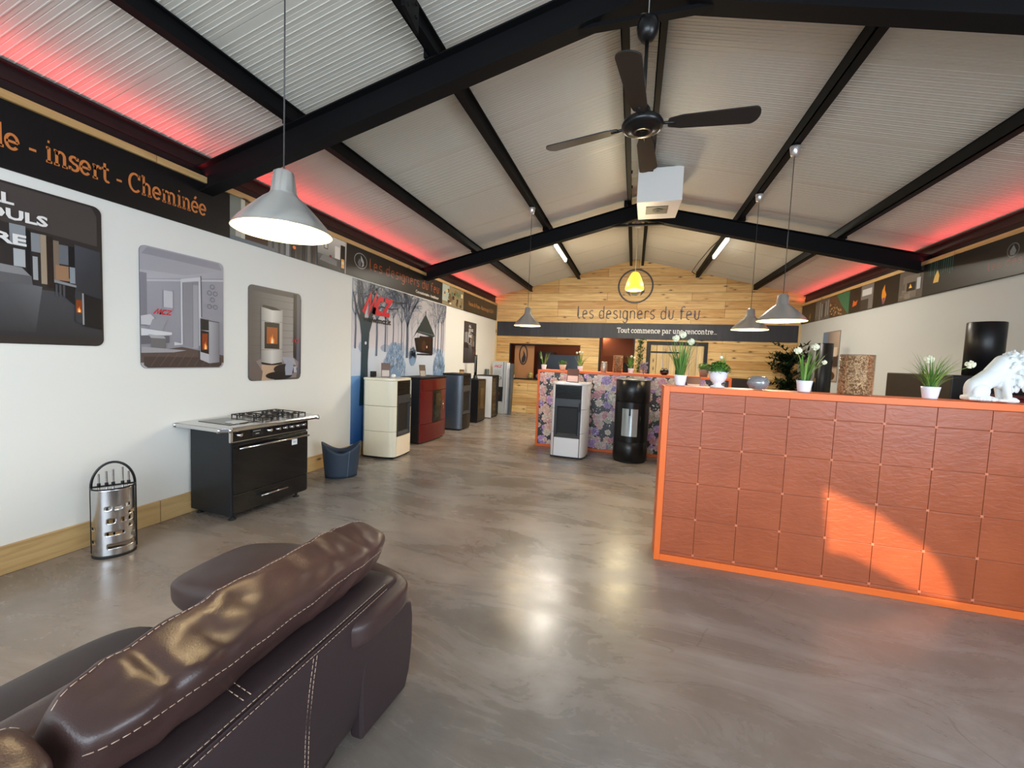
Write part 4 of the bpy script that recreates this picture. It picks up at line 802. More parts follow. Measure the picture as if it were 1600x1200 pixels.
# ================================================================== COUNTERS
def orange_counter():
    x0, x1, y0, y1, H = .235, 3.25, 3.41, 3.68, 1.385
    t = thing('reception_counter', 'tall counter with terracotta padded squares and bright orange edging', 'counter', (x0, y0, 0))
    W = x1 - x0; mb = MB(); mb.box((.01, .0055, .04), (W - .01, y1 - y0, H - .035)); mb.build('body', mat('counter_carcass', '#8a4a30', rough=.5), t)
    mb = MB(); cols = [.045] + [.522 - x0 + .2856 * i for i in range(9)] + [W - .045]; rows = [.05, .357, .64, .922, 1.205, 1.338]; rows = [.05, .0735, .357, .64, .922, 1.205, 1.338]
    g = .0014
    for i in range(len(cols) - 1):
        for j in range(len(rows) - 1):
            a, b, c, d = cols[i] + g, cols[i + 1] - g, rows[j] + g, rows[j + 1] - g
            if b - a < .01: continue
            mb.box((a, 0, c), (b, .0052, d))
    ST = mat('stud_terracotta', '#cf7a58', rough=.45); mb.mats = [M_TERRA]
    for c in cols[1:-1]:
        for r in rows[1:-1]: mb.box((c - .009, -.0022, r - .009), (c + .009, .002, r + .009), ST)
    mb.build('padded_front', M_TERRA, t, bevel=.0025)
    mb = MB(); mb.box((0, -.012, 0), (.045, .03, H - .0)); mb.box((W - .045, -.012, 0), (W, .03, H)); mb.box((.045, -.012, 0), (W - .045, .03, .05)); mb.box((.045, -.012, H - .045), (W - .045, .03, H)); mb.box((0, .03, 0), (.02, y1 - y0, H - .03))
    mb.build('edging', M_ORANGE, t, bevel=.002)
    box('worktop', (.0, .0305, H - .03), (W, y1 - y0 + .03, H - .001), M_ORANGE, t, bevel=.002)
orange_counter()
def floral_counter():
    x0, x1, y0, H = -1.63, 1.49, 7.2, 1.37
    t = thing('floral_counter', 'counter with flower-printed front and orange edging behind the two stoves', 'counter', (x0, y0, 0)); W = x1 - x0
    box('body', (.012, .014, .03), (W - .012, .55, H - .03), mat('floral_dark_base', '#262022', rough=.5), t)
    mb = MB(); mb.box((0, -.01, 0), (.04, .03, H)); mb.box((W - .04, -.01, 0), (W, .03, H)); mb.box((.04, -.01, 0), (W - .04, .03, .045)); mb.box((.04, -.01, H - .04), (W - .04, .03, H)); mb.box((0, .03, 0), (.012, .55, H - .03)); mb.box((W - .012, .03, 0), (W, .55, H - .03)); mb.build('edging', M_ORANGE, t, bevel=.002)
    box('worktop', (0, .0305, H - .03), (W, .58, H - .001), M_ORANGE, t, bevel=.002)
    cv = Canvas((.04, .0135, .045), (1, 0, 0), (0, 0, 1), .00002); w, h = W - .08, H - .085; R = random.Random(21); cv.rect(0, 0, w, h, '#2a2324')
    def cl(pts): return [(min(max(a, .002), w - .002), min(max(b, .002), h - .002)) for a, b in pts]
    for i in range(900):
        u, v, s = R.random() * w, R.random() * h, R.uniform(.012, .03); a = R.random() * 6.28
        cv.poly(cl([(u, v), (u + s * math.cos(a + .5), v + s * math.sin(a + .5)), (u + 1.8 * s * math.cos(a), v + 1.8 * s * math.sin(a)), (u + s * math.cos(a - .5), v + s * math.sin(a - .5))]), R.choice(['#4d5240', '#6c6a58', '#8a8475', '#3b3f38', '#b3a99b', '#5a3a44']), lift=(i % 30 == 0))
    pal = [('#d39a98', '#f5d6cf', '#8f4f58'), ('#b98ac0', '#e8c8ee', '#6f437c'), ('#d8c5b3', '#f7eee2', '#8c715c'), ('#c07c84', '#f0bcbc', '#6e3340'), ('#ccb3aa', '#f2e4dc', '#7c5c56'), ('#d9b0a0', '#f8dccb', '#94604e'), ('#8c6fa8', '#cdb4e4', '#4b3566'), ('#a8a38c', '#dcd8c4', '#5f5c48')]
    for i in range(400):
        u, v = R.random() * w, R.random() * h; r = R.uniform(.035, .095); A, B, D = R.choice(pal); cv.up()
        for ringi, (rr_, np_) in enumerate(((1, 8), (.72, 7), (.46, 6), (.24, 5))):
            off = R.random() * 6
            for k in range(np_):
                a = off + 2 * PI * k / np_; q = r * rr_; da = PI / np_ * 1.15
                pts = cl([(u, v), (u + q * .75 * math.cos(a - da), v + q * .75 * math.sin(a - da)), (u + q * math.cos(a - da * .4), v + q * math.sin(a - da * .4)), (u + q * math.cos(a + da * .4), v + q * math.sin(a + da * .4)), (u + q * .75 * math.cos(a + da), v + q * .75 * math.sin(a + da))])
                cv.poly(pts, [D, A, B, B if k % 2 else A, A], lift=False)
            cv.up()
    for i in range(800):
        u, v, s = R.random() * w, R.random() * h, R.uniform(.006, .013); c = R.choice(['#f2ece4', '#e8dcd6', '#d8c4a8', '#d45c74', '#ffffff', '#9aa3b8'])
        cv.ell(min(max(u, .02), w - .02), min(max(v, .02), h - .02), s, s, c, n=6, lift=(i % 60 == 0))
    cv.build('floral_print', t)
floral_counter()

# ================================================================== STOVES
def curve_plan(hw, yf, yb, fw):
    """right-hand side outline from front edge to back edge"""
    return [(fw + (hw - fw) * math.sin(PI / 2 * i / 10), yf + .20 * (1 - math.cos(PI / 2 * i / 10))) for i in range(11)] + [(hw, yb - .12), (hw * .97, yb - .04), (hw * .85, yb)]
def tiled_stove(label, loc, rz, col, H=1.2, hw=.285, dep=.53, fw=.205, tiles=3, topmat=None, lowmat=None, name='pellet_stove', grille_z=.95, low=.33, glassmat=None, glass=(0.36, .90)):
    t = thing(name, label, 'stove', loc, rz); yf, yb = -dep / 2, dep / 2; ht = H - .035
    box('plinth', (-hw + .03, yf + .03, 0), (hw - .03, yb - .01, .03), M_BLACKM, t)
    box('core', (-fw - .012, yf + .02, .03), (fw + .012, yb - .005, ht), M_BLACKM, t)
    for sg in (-1, 1):
        mb = MB(); out = [(sg * a, b) for a, b in curve_plan(hw, yf, yb, fw + .006)]; inn = [(sg * (abs(a) - .02), b + (.02 if i < 3 else 0)) for i, (a, b) in enumerate(zip([q[0] for q in out], [q[1] for q in out]))]
        inn = [(sg * (fw + .006), yf + .02)] + [(sg * max(fw + .0061, abs(a) - .02), min(b + .018, yb - .001)) for a, b in out[3:]]
        for k in range(tiles):
            z0 = .03 + (ht - .03) * k / tiles + (.002 if k else 0); z1 = .03 + (ht - .03) * (k + 1) / tiles - .002
            mb.prism(out + inn[::-1], lambda a, b: (a, b, z0), lambda a, b: (a, b, z1))
        mb.build('side_panel', col, t, bevel=.003)
    o2 = curve_plan(hw + .008, yf - .01, yb + .005, fw * .8); top = o2 + [(-a, b) for a, b in o2[::-1]]
    MB().prism(top, lambda a, b: (a, b, ht), lambda a, b: (a, b, H)).build('top_plate', topmat or col, t, bevel=.006)
    mb = MB(); nl = 8; gz = grille_z * H / 1.2
    mb.box((-fw, yf + .016, gz), (fw, yf + .02, ht - .01))
    for i in range(nl): z = gz + .006 + (ht - gz - .02) * i / nl; mb.obox((0, yf + .012, z + .008), (fw - .004, .008, .0035), (.5, 0, 0))
    mb.build('grille', M_BLACK, t)
    lz = low * H / 1.2
    # door: frame with splayed recess and glass behind
    a0, a1, b0, b1 = -fw + .002, fw - .002, lz + .003, gz - .004; c0, c1, e0, e1 = -fw * .56, fw * .56, b0 + .11, b1 - .17
    mb = MB(); yo, yi = yf - .002, yf + .05 
    O4 = [(a0, yo, b0), (a1, yo, b0), (a1, yo, b1), (a0, yo, b1)]; m4 = [(a0 + .03, yo, b0 + .03), (a1 - .03, yo, b0 + .03), (a1 - .03, yo, b1 - .12), (a0 + .03, yo, b1 - .12)]; I4 = [(c0, yi, e0), (c1, yi, e0), (c1, yi, e1), (c0, yi, e1)]; B4 = [(x, yi + .012, z) for x, y, z in O4]
    mb.add(O4 + m4 + I4 + B4, [(i, (i + 1) % 4, 4 + (i + 1) % 4, 4 + i) for i in range(4)] + [(4 + i, 4 + (i + 1) % 4, 8 + (i + 1) % 4, 8 + i) for i in range(4)] + [(i, 12 + i, 12 + (i + 1) % 4, (i + 1) % 4) for i in range(4)] + [(15, 14, 13, 12)])
    door = mb.build('door', mat('stove_cast_iron', '#34383e', rough=.32), t, bevel=.002)
    gl = box('glass', (c0 + .001, yi + .002, e0 + .001), (c1 - .001, yi + .006, e1 - .001), glassmat or mat('blue_grey_stove_glass', '#55677a', rough=.18), door)
    MB().lathe([(.03, 0), (.024, .006), (.012, .004)], n=20).build('burner', mat('steel_burner', '#55606a', rough=.4, metal=.8), door, loc=((c0 + c1) / 2 + .02, yi + .001, e0 + .07), rot=(PI / 2, 0, 0))
    mb = MB().tube([(fw - .018, yf - .018, gz - .20), (fw - .018, yf - .018, gz - .06)], .006, 8); mb.box((fw - .022, yf - .018, gz - .19), (fw - .014, yf, gz - .18)); mb.box((fw - .022, yf - .018, gz - .08), (fw - .014, yf, gz - .07)); mb.build('handle', M_BLACKM, t)
    n = 8; pl_ = [(-fw + .004 + (2 * fw - .008) * i / n, yf - .002 - .012 * math.sin(PI * i / n)) for i in range(n + 1)]
    MB().prism(pl_ + [(fw - .004, yf + .018), (-fw + .004, yf + .018)], lambda a, b: (a, b, .032), lambda a, b: (a, b, lz - .003)).build('lower_panel', lowmat or col, t, bevel=.003)
    return t
M_WTILE = mat('white_ceramic_tile', '#e4e2e4', rough=.22, coat=.4); M_CTILE = mat('cream_ceramic_tile', '#ece3c8', rough=.2, coat=.4); M_GTILE = mat('silver_grey_steel', '#5f6771', rough=.3, metal=.4)
tiled_stove('white tiled pellet stove with open dark firebox in front of the floral counter', (-.945, 6.71, 0), math.radians(-3), M_WTILE, lowmat=mat('white_enamel', '#eceef2', rough=.2))
tiled_stove('cream tiled pellet stove, nearest of the row along the left wall', (-3.555, 5.48, 0), PI / 2 + math.radians(3), M_CTILE, H=1.185, glassmat=mat('brown_black_glass', '#14120f', rough=.08), lowmat=mat('cream_enamel_panel', '#ecdcc4', rough=.2))
tiled_stove('silver-sided black pellet stove, third in the row along the left wall', (-3.60, 8.13, 0), PI / 2, M_GTILE, H=1.185, tiles=1, dep=.46, hw=.275, topmat=M_BLACKM, lowmat=M_BLACK)
def round_stove():
    r, H = .262, 1.30; t = thing('round_stove', 'tall black cylindrical stove with a silvery window in front of the floral counter', 'stove', (.012, 6.80, 0), math.radians(-6))
    MB().lathe([(r - .02, 0), (r - .02, .03)], n=48).build('plinth', M_BLACKM, t)
    BS = mat('satin_black_steel', '#111214', rough=.28)
    for z0, z1, nm in ((.03, .325, 'lower_casing'), (.945, 1.275, 'upper_casing')): MB().lathe([(r - .003, z0), (r, z0 + .003), (r, z1 - .003), (r - .003, z1)], n=64).build(nm, BS, t)
    # middle ring with a window opening
    mb = MB(); n = 72; wa = math.radians(27); c = -PI / 2
    def segs(a0, a1, z0, z1, rr_): 
        m = max(2, int((a1 - a0) / (2 * PI) * n)); vs = []
        for i in range(m + 1):
            a = a0 + (a1 - a0) * i / m; vs += [(rr_ * math.cos(a), rr_ * math.sin(a), z0), (rr_ * math.cos(a), rr_ * math.sin(a), z1)]
        return vs, [(2 * i, 2 * i + 2, 2 * i + 3, 2 * i + 1) for i in range(m)]
    for a0, a1, z0, z1 in ((c + wa, c - wa + 2 * PI, .328, .942), (c - wa, c + wa, .328, .42), (c - wa, c + wa, .845, .942)):
        v_, f_ = segs(a0, a1, z0, z1, r); mb.add(v_, f_, smooth=True)
    for a in (c - wa, c + wa): mb.add([(r * math.cos(a), r * math.sin(a), .42), (r * math.cos(a), r * math.sin(a), .845), ((r - .09) * math.cos(a), (r - .09) * math.sin(a), .845), ((r - .09) * math.cos(a), (r - .09) * math.sin(a), .42)], [(0, 1, 2, 3)])
    door = mb.build('middle_casing', BS, t, fix=False)
    mb = MB(); mb.box((-.13, -.20, .40), (.13, -.02, .41)); mb.box((-.13, -.02, .40), (.13, -.01, .87)); mb.box((-.135, -.20, .40), (-.125, -.01, .87)); mb.box((.125, -.20, .40), (.135, -.01, .87)); mb.box((-.13, -.22, .86), (.13, -.01, .87)); mb.build('firebox', mat('pale_fire_brick', '#aeb6b8', rough=.5), door)
    v_, f_ = segs(c - wa, c + wa, .42, .845, r - .004); MB().add(v_, f_, smooth=True).build('glass', mat('silvery_glass', '#c3ced2', rough=.14, trans=.0, metal=.55), door, fix=False)
    MB().box((-.012, -r - .0, .74), (.012, -r + .012, .845)).build('baffle', M_BLACKM, door)
    MB().lathe([(r, 1.275), (r + .004, 1.285), (r - .01, 1.298), (.02, 1.30)], n=64).build('top_plate', mat('grey_top_plate', '#5c5f60', rough=.3, metal=.6), t)
    MB().tube([(r * math.cos(c + .62), r * math.sin(c + .62) - .01, .60), (r * math.cos(c + .62), r * math.sin(c + .62) - .01, .74)], .007, 8).build('handle', M_BLACK, t)
round_stove()
def red_stove():
    t = thing('red_stove', 'wide dark red stove with black sides, second in the row along the left wall', 'stove', (-3.66, 6.79, 0), PI / 2)
    W, D, H = .50, .19, 1.16; RD = mat('dark_red_enamel', '#5a0b14', rough=.28, coat=.3)
    box('casing', (-W, -D, .02), (W, D, H - .03), mat('anthracite_side', '#16161c', rough=.35), t, bevel=.01)
    box('top_plate', (-W - .005, -D - .02, H - .03), (W + .005, D + .005, H), M_BLACKM, t, bevel=.006)
    for f in (-1, 1):
        for g in (-1, 1): MB().lathe([(.02, 0), (.02, .02)], n=12).build('foot', M_BLACKM, t, loc=(f * .44, g * .14, 0))
    def curved(x0, x1, z0, z1, nm, mt, par=t, bulge=.05, y=0, th=.02):
        n = 12; P = lambda x: -D - .012 - bulge * (1 - (x / W) ** 2) + y
        pts = [(x0 + (x1 - x0) * i / n, P(x0 + (x1 - x0) * i / n)) for i in range(n + 1)]
        return MB().prism(pts + [(x, q + th) for x, q in pts[::-1]], lambda a, b: (a, b, z0), lambda a, b: (a, b, z1)).build(nm, mt, par, bevel=.003)
    curved(-W, W, .92, H - .035, 'upper_panel', RD); curved(-W, W, .025, .335, 'lower_panel', RD)
    curved(-W, -.13, .34, .915, 'side_panel', RD); curved(.22, W, .34, .915, 'side_panel', RD); 
    d = curved(-.125, .215, .34, .915, 'door', M_BLACK, y=-.004); curved(-.085, .175, .42, .86, 'glass', mat('greenish_stove_glass', '#1b211d', rough=.08), d, y=-.007, th=.004)
    MB().tube([(.235, -D - .085, .55), (.235, -D - .085, .72)], .007, 8).build('handle', M_CHROME, t)
red_stove()
def box_stove(label, loc, W, D, H, side, front, glass, name='box_stove', rz=PI / 2, flames=None):
    t = thing(name, label, 'stove', loc, rz); w, d = W / 2, D / 2
    box('body', (-w + .006, -d + .01, .015), (w - .006, d, H - .02), M_BLACKM, t)
    for sg in (-1, 1): box('side_panel', (sg * (w - .006), -d + .005, .02), (sg * w, d, H - .02), side, t, bevel=.002)
    box('top_plate', (-w - .004, -d - .004, H - .02), (w + .004, d, H), M_BLACKM, t, bevel=.003)
    dr = box('door', (-w + .004, -d - .008, .04), (w - .004, -d + .009, H - .025), front, t, bevel=.002)
    box('glass', (-w * .45, -d - .0105, H * .32), (w * .45, -d - .0085, H * .8), glass, dr)
    for f in (-1, 1):
        for g in (-1, 1): MB().lathe([(.018, 0), (.018, .018)], n=10).build('foot', M_BLACKM, t, loc=(f * (w - .05), g * (d - .05), 0))
    return t
M_BRZ = mat('bronze_glass', '#2a2218', rough=.12)
box_stove('low black box stove, fourth in the row along the left wall', (-3.62, 9.22, 0), .50, .36, 1.02, mat('black_side', '#14161c', rough=.35), mat('dark_bronze_front', '#1b1814', rough=.2), mat('amber_glass', '#4a3a26', rough=.15))
box_stove('white-sided stove with dark bronze front, last in the row along the left wall', (-3.63, 10.10, 0), .52, .46, 1.09, mat('white_side_panel', '#e6e8ea', rough=.25), M_BRZ, mat('black_glass_pane', '#191512', rough=.1))
t = thing('flue_pipe', 'short black flue pipe standing on the low black box stove', 'pipe', (-3.62, 9.22, 1.02))
MB().lathe([(.075, 0), (.075, .01), (.05, .03), (.045, .09), (.036, .10)], n=20).build('base', M_BLACK, t)
MB().lathe([(.034, .10), (.034, .57), (.03, .575)], n=20).build('tube', M_BLACK, t); MB().box((-.006, -.038, .16), (.006, -.03, .54)).build('sight_strip', mat('pale_strip', '#9b9b98', rough=.3), t)

# big dark stove behind the orange counter on the right, its flue, and others
t = thing('wood_stove', 'wide black stove body behind the counter, its top showing beside the white lion', 'stove', (3.22, 5.45, 0))
box('body', (-.28, -.45, .0), (.3, .62, 1.56), mat('brown_black_steel', '#15110f', rough=.45), t, bevel=.01); box('door', (-.295, -.2, .5), (-.28, .35, 1.1), M_GLASSB, t, bevel=.003)
t = thing('flue_cylinder', 'thick black vertical flue rising behind the white lion', 'flue', (3.36, 5.32, 1.561)); MB().lathe([(.14, 0), (.14, .53), (.135, .535), (.13, .535), (.13, .4)], n=40).build('tube', mat('satin_flue', '#121214', rough=.35), t)
t = thing('tall_column_stove', 'slim tall black column stove behind the grass pot and pellet jar', 'stove', (3.40, 9.05, 0)); MB().lathe([(.13, 0), (.13, 2.05), (.12, 2.06), (.02, 2.06)], n=32).build('body', mat('satin_flue'), t); box('window', (-.132, -.07, 1.0), (-.12, .07, 1.4), M_GLASSB, t)
t = thing('red_wood_stove', 'dark red stove just showing its top at the right picture edge', 'stove', (3.35, 4.72, 0)); box('body', (-.3, -.25, 0), (.3, .22, 1.38), mat('maroon_enamel', '#5a1018', rough=.35), t, bevel=.01); box('top_plate', (-.31, -.26, 1.38), (.31, .23, 1.40), mat('maroon_enamel'), t, bevel=.003)

# ================================================================== RANGE COOKER
def cooker():
    # local: x = along the front (world +y), -y = front (towards the room)
    t = thing('range_cooker', 'black range cooker with chrome rail hob against the left wall', 'cooker', (-3.36, 2.735, 0), PI / 2 - math.radians(3.5))
    W, D = .84, .50; K = mat('black_enamel', '#0c0c0e', rough=.22, coat=.3)
    box('body', (0, .0, .045), (W, D, .822), mat('charcoal_side', '#1b1d20', rough=.45), t, bevel=.004)
    # control panel
    p = box('control_panel', (.012, -.02, .715), (W - .002, 0, .822), K, t, bevel=.002); box('trim_strip', (.012, -.024, .71), (W, -.0205, .716), M_CHROME, p)
    box('display', (.20, -.0235, .74), (.31, -.0205, .808), mat('display_glass', '#24262a', rough=.1), p)
    mb = MB(); [mb.box((.212 + i * .013, -.0245, .78), (.218 + i * .013, -.0236, .788)) for i in range(6)]; mb.box((.235, -.0245, .755), (.27, -.0236, .761)); mb.build('display_marks', mat('pale_marks', '#c9c4b8'), p)
    for x in (.075, .375, .47, .55, .625, .70, .77):
        MB().lathe([(.024, 0), (.024, .006), (.019, .01), (.017, .03), (.012, .034)], n=20, m=M_CHROME).build('knob', M_CHROME if x < .4 else M_STAINLESS, t, loc=(x, -.021, .772), rot=(PI / 2, 0, 0))
    # oven door and drawer
    d = box('oven_door', (.022, -.022, .235), (W - .004, -.001, .69), K, t, bevel=.003)
    mb = MB().tube([(.05, -.065, .655), (W - .03, -.065, .655)], .010, 10)
    for x in (.075, W - .055): mb.tube([(x, -.021, .655), (x, -.065, .655)], .007, 8)
    mb.build('handle', M_CHROME, d); box('sticker', (.635, -.0232, .575), (.70, -.0224, .635), mat('white_sticker', '#eef2f5', rough=.5), d)
    cvp = mat('sticker_print', '#5b6068'); mb = MB(); mb.box((.65, -.0238, .605), (.685, -.0233, .61)); mb.box((.655, -.0238, .595), (.68, -.0233, .599)); mb.build('sticker_marks', cvp, d)
    dr = box('drawer', (.022, -.020, .06), (W - .004, -.001, .23), K, t, bevel=.003)
    mb = MB().tube([(.27, -.055, .165), (.56, -.055, .165)], .008, 10)
    for x in (.30, .53): mb.tube([(x, -.019, .165), (x, -.055, .165)], .006, 8)
    mb.build('handle', M_CHROME, dr)
    MB().box((-.002, -.022, .05), (.018, -.001, .709)).build('corner_post', mat('dark_post', '#2a2c31', rough=.3, metal=.4), t, bevel=.003); box('post_cap', (-.003, -.024, .71), (.019, -.001, .822), M_CHROME, t, bevel=.002)
    for x, y in ((.05, .03), (W - .1, .03), (.05, D - .05), (W - .1, D - .05)): MB().lathe([(.03, 0), (.03, .008), (.012, .014), (.012, .046)], n=14).build('foot', M_BLACKM, t, loc=(x, y, 0))
    # hob with chamfered corners and chrome rail
    a, b, c, e, ch = -.115, W + .105, -.10, D + .035, .05
    out = [(a + ch, c), (b - ch, c), (b, c + ch), (b, e), (a, e), (a, c + ch)]
    MB().prism(out, lambda x, y: (x, y, .823), lambda x, y: (x, y, .849)).build('hob_base', mat('dark_hob_side', '#202226', rough=.3), t)
    q = .006; out2 = [(a + ch, c + q), (b - ch, c + q), (b - q, c + ch), (b - q, e), (a + q, e), (a + q, c + ch)]
    hb = MB().prism(out2, lambda x, y: (x, y, .850), lambda x, y: (x, y, .858)).build('hob_top', M_STAINLESS, t, bevel=.003)
    mb = MB()
    for p0, p1 in (((a, e), (a, c + ch + .005)), ((a + ch + .005, c), (b - ch - .005, c)), ((b, c + ch + .005), (b, e)), ((a, c + ch), (a + ch, c)), ((b - ch, c), (b, c + ch))):
        dx, dy = p1[0] - p0[0], p1[1] - p0[1]; L = math.hypot(dx, dy); mb.obox(((p0[0] + p1[0]) / 2, (p0[1] + p1[1]) / 2, .837), (L / 2, .008, .0155), (0, 0, math.atan2(dy, dx)))
    mb.build('rail', M_CHROME, t, bevel=.006)
    for p in ((a - .004, c + ch + .004), (a + ch + .004, c - .004), (b - ch - .004, c - .004), (b + .004, c + ch + .004), (a - .004, e - .02)):
        MB().lathe([(.010, -.020), (.015, -.017), (.015, .017), (.010, .020)], n=14).build('rail_joint', M_CHROME, t, loc=(p[0], p[1], .837))
    # griddle plate and burners
    pit = box('griddle', (.03, .03, .8585), (.30, D - .06, .862), mat('dark_griddle', '#3a3632', rough=.2, metal=.6), t); 
    MB().lathe([(.09, 0), (.09, .004), (.08, .005)], n=32).build('griddle_lid', M_STAINLESS, t, loc=(.16, .12, .8622))
    for i, (x, y, s) in enumerate(((.44, .13, .04), (.44, .36, .03), (.60, .24, .052), (.76, .13, .03), (.76, .36, .04))):
        bt = MB().lathe([(s + .012, 0), (s + .012, .008), (s, .012), (s, .02), (s * .7, .024), (.002, .026)], n=24).build('burner', mat('burner_brass', '#8d8576', rough=.3, metal=.9), t, loc=(x, y, .8585))
        mb = MB()
        for k in range(4):
            an = k * PI / 2 + .0; mb.obox((x + math.cos(an) * .065, y + math.sin(an) * .065, .883), (.042, .004, .0045), (0, 0, an)); mb.box((x + math.cos(an) * .10 - .005, y + math.sin(an) * .10 - .005, .859), (x + math.cos(an) * .10 + .005, y + math.sin(an) * .10 + .005, .884))
        mb.build('pan_support', mat('cast_iron', '#17171a', rough=.5), t)
    mb = MB()
    for x0, x1 in ((.345, .52), (.52, .69), (.69, .86)):
        for y in (.03, D - .045): mb.box((x0 + .006, y - .004, .879), (x1 - .006, y + .004, .887)); 
        for x in (x0 + .008, x1 - .008): mb.box((x - .004, .03, .879), (x + .004, D - .045, .887)); mb.box((x - .004, .03, .859), (x + .004, .038, .879)); mb.box((x - .004, D - .053, .859), (x + .004, D - .045, .879))
    mb.build('pan_grate', mat('cast_iron'), t)
cooker()

# ================================================================== FIRE TOOLS, LOG BUCKET
def tools():
    t = thing('fireside_tool_set', 'stainless steel fireside tool set with black arched handle by the left wall', 'fireside tools', (-3.60, 2.03, 0), math.radians(58))
    r = .105; A0, A1 = math.radians(-200), math.radians(20); H0, H1 = .012, .50; na, nz = 44, 50; mb = MB(); vs = {}
    # local front is -y
    def hole(i, j):
        z = H0 + (H1 - H0) * (j + .5) / nz; a = i / na
        row = [(.055, .25, .78), (.125, .2, .75)]
        for zc, a0, a1 in ((.085, .42, .93), (.175, .40, .62), (.27, .42, .52), (.27, .57, .65), (.36, .40, .47), (.36, .50, .60), (.375, .64, .72), (.215, .70, .76), (.27, .70, .76), (.315, .70, .80), (.15, .74, .8), (.12, .1, .25), (.22, .12, .25)):
            if abs(z - zc) < .0105 and a0 < a < a1: return True
        return False
    for j in range(nz + 1):
        for i in range(na + 1):
            a = A0 + (A1 - A0) * i / na; vs[(i, j)] = (r * 1.12 * math.cos(a), r * .95 * math.sin(a), H0 + (H1 - H0) * j / nz)
    keys = list(vs); ix = {k: n for n, k in enumerate(keys)}
    mb.add([vs[k] for k in keys], [(ix[(i, j)], ix[(i + 1, j)], ix[(i + 1, j + 1)], ix[(i, j + 1)]) for i in range(na) for j in range(nz) if not hole(i, j)], smooth=True)
    o = mb.build('perforated_shell', M_STAINLESS, t, fix=False); s = o.modifiers.new('thick', 'SOLIDIFY'); s.thickness = .0016
    MB().lathe([(r * 1.0, 0), (r * 1.02, .012), (r * .98, .014)], n=40, sx=1.15, sy=.98).build('base', M_BLACKM, t)
    rim = [(r * 1.13 * math.cos(A0 + (A1 - A0) * i / 30), r * .97 * math.sin(A0 + (A1 - A0) * i / 30), .502) for i in range(31)]
    MB().tube(rim, .006, 8).build('rim', M_BLACK, t)
    ar = [(-.117, .02, .02), (-.117, .02, .50)] + [(.117 * math.cos(a), .02, .50 + .175 * math.sin(a)) for a in [PI - PI * i / 20 for i in range(1, 20)]] + [(.117, .02, .50), (.117, .02, .02)]
    MB().tube(ar, .0085, 10).build('arched_handle', M_BLACK, t)
    box('hook_bar', (-.11, .012, .498), (.11, .028, .508), M_BLACKM, t)
    for x, h in ((-.075, .60), (-.035, .615), (.0, .625), (.05, .635), (.083, .60)):
        tl = MB().tube([(x, .0, .12), (x, .0, h)], .0065, 10).build('tool', M_STAINLESS, t)
        MB().lathe([(.010, .505), (.010, .53), (.006, .535)], n=10).build('collar', M_BLACKM, tl, loc=(x, 0, 0))
tools()
def bucket():
    t = thing('log_basket', 'dark blue-grey felt log basket between the range cooker and cream stove', 'basket', (-3.42, 4.27, 0), math.atan2(.63, .78))
    n = 64; nz = 10; M = mat('blue_grey_felt', '#2f3b4a', rough=.6, bump=.1, bscale=90)
    def pt(a, f, inner=False):
        k = .0 if not inner else -.007; top = .315 + .125 * abs(math.cos(a)) ** 1.8; z = .004 + (top - .004) * f; s = 1 + .25 * z / .45
        rx, ry = (.185 + k) * s, (.125 + k) * (1 + .3 * z / .45); return (rx * math.cos(a), ry * math.sin(a), z)
    mb = MB(); vs = []; 
    for inner in (False, True):
        for j in range(nz + 1):
            for i in range(n): vs.append(pt(2 * PI * i / n, j / nz, inner))
    o = (nz + 1) * n; fs = []
    for j in range(nz):
        for i in range(n):
            k = (i + 1) % n; fs += [(j * n + i, j * n + k, (j + 1) * n + k, (j + 1) * n + i), (o + j * n + k, o + j * n + i, o + (j + 1) * n + i, o + (j + 1) * n + k)]
    for i in range(n): k = (i + 1) % n; fs.append((nz * n + i, nz * n + k, o + nz * n + k, o + nz * n + i))
    fs += [tuple(range(n))[::-1], tuple(o + i for i in range(n))]
    mb.add(vs, fs, smooth=True); mb.build('shell', M, t, fix=False)
    # overlapping front flap seam
    mb = MB(); pts = [Vector(pt(-PI / 2 + .38 + .05 * f, f)) * 1.0 + Vector((0, -.004, 0)) for f in [i / 8 for i in range(9)]]; mb.tube(pts, .003, 6); mb.build('seam', mat('pale_seam', '#6c7a8a', rough=.6), t)
    for sg in (-1, 1): mb = MB(); mb.obox((sg * .218, 0, .39), (.004, .035, .008), (0, 0, 0)); mb.build('grip_slot', mat('grip_grey', '#9aa3ab', rough=.5), t)
bucket()

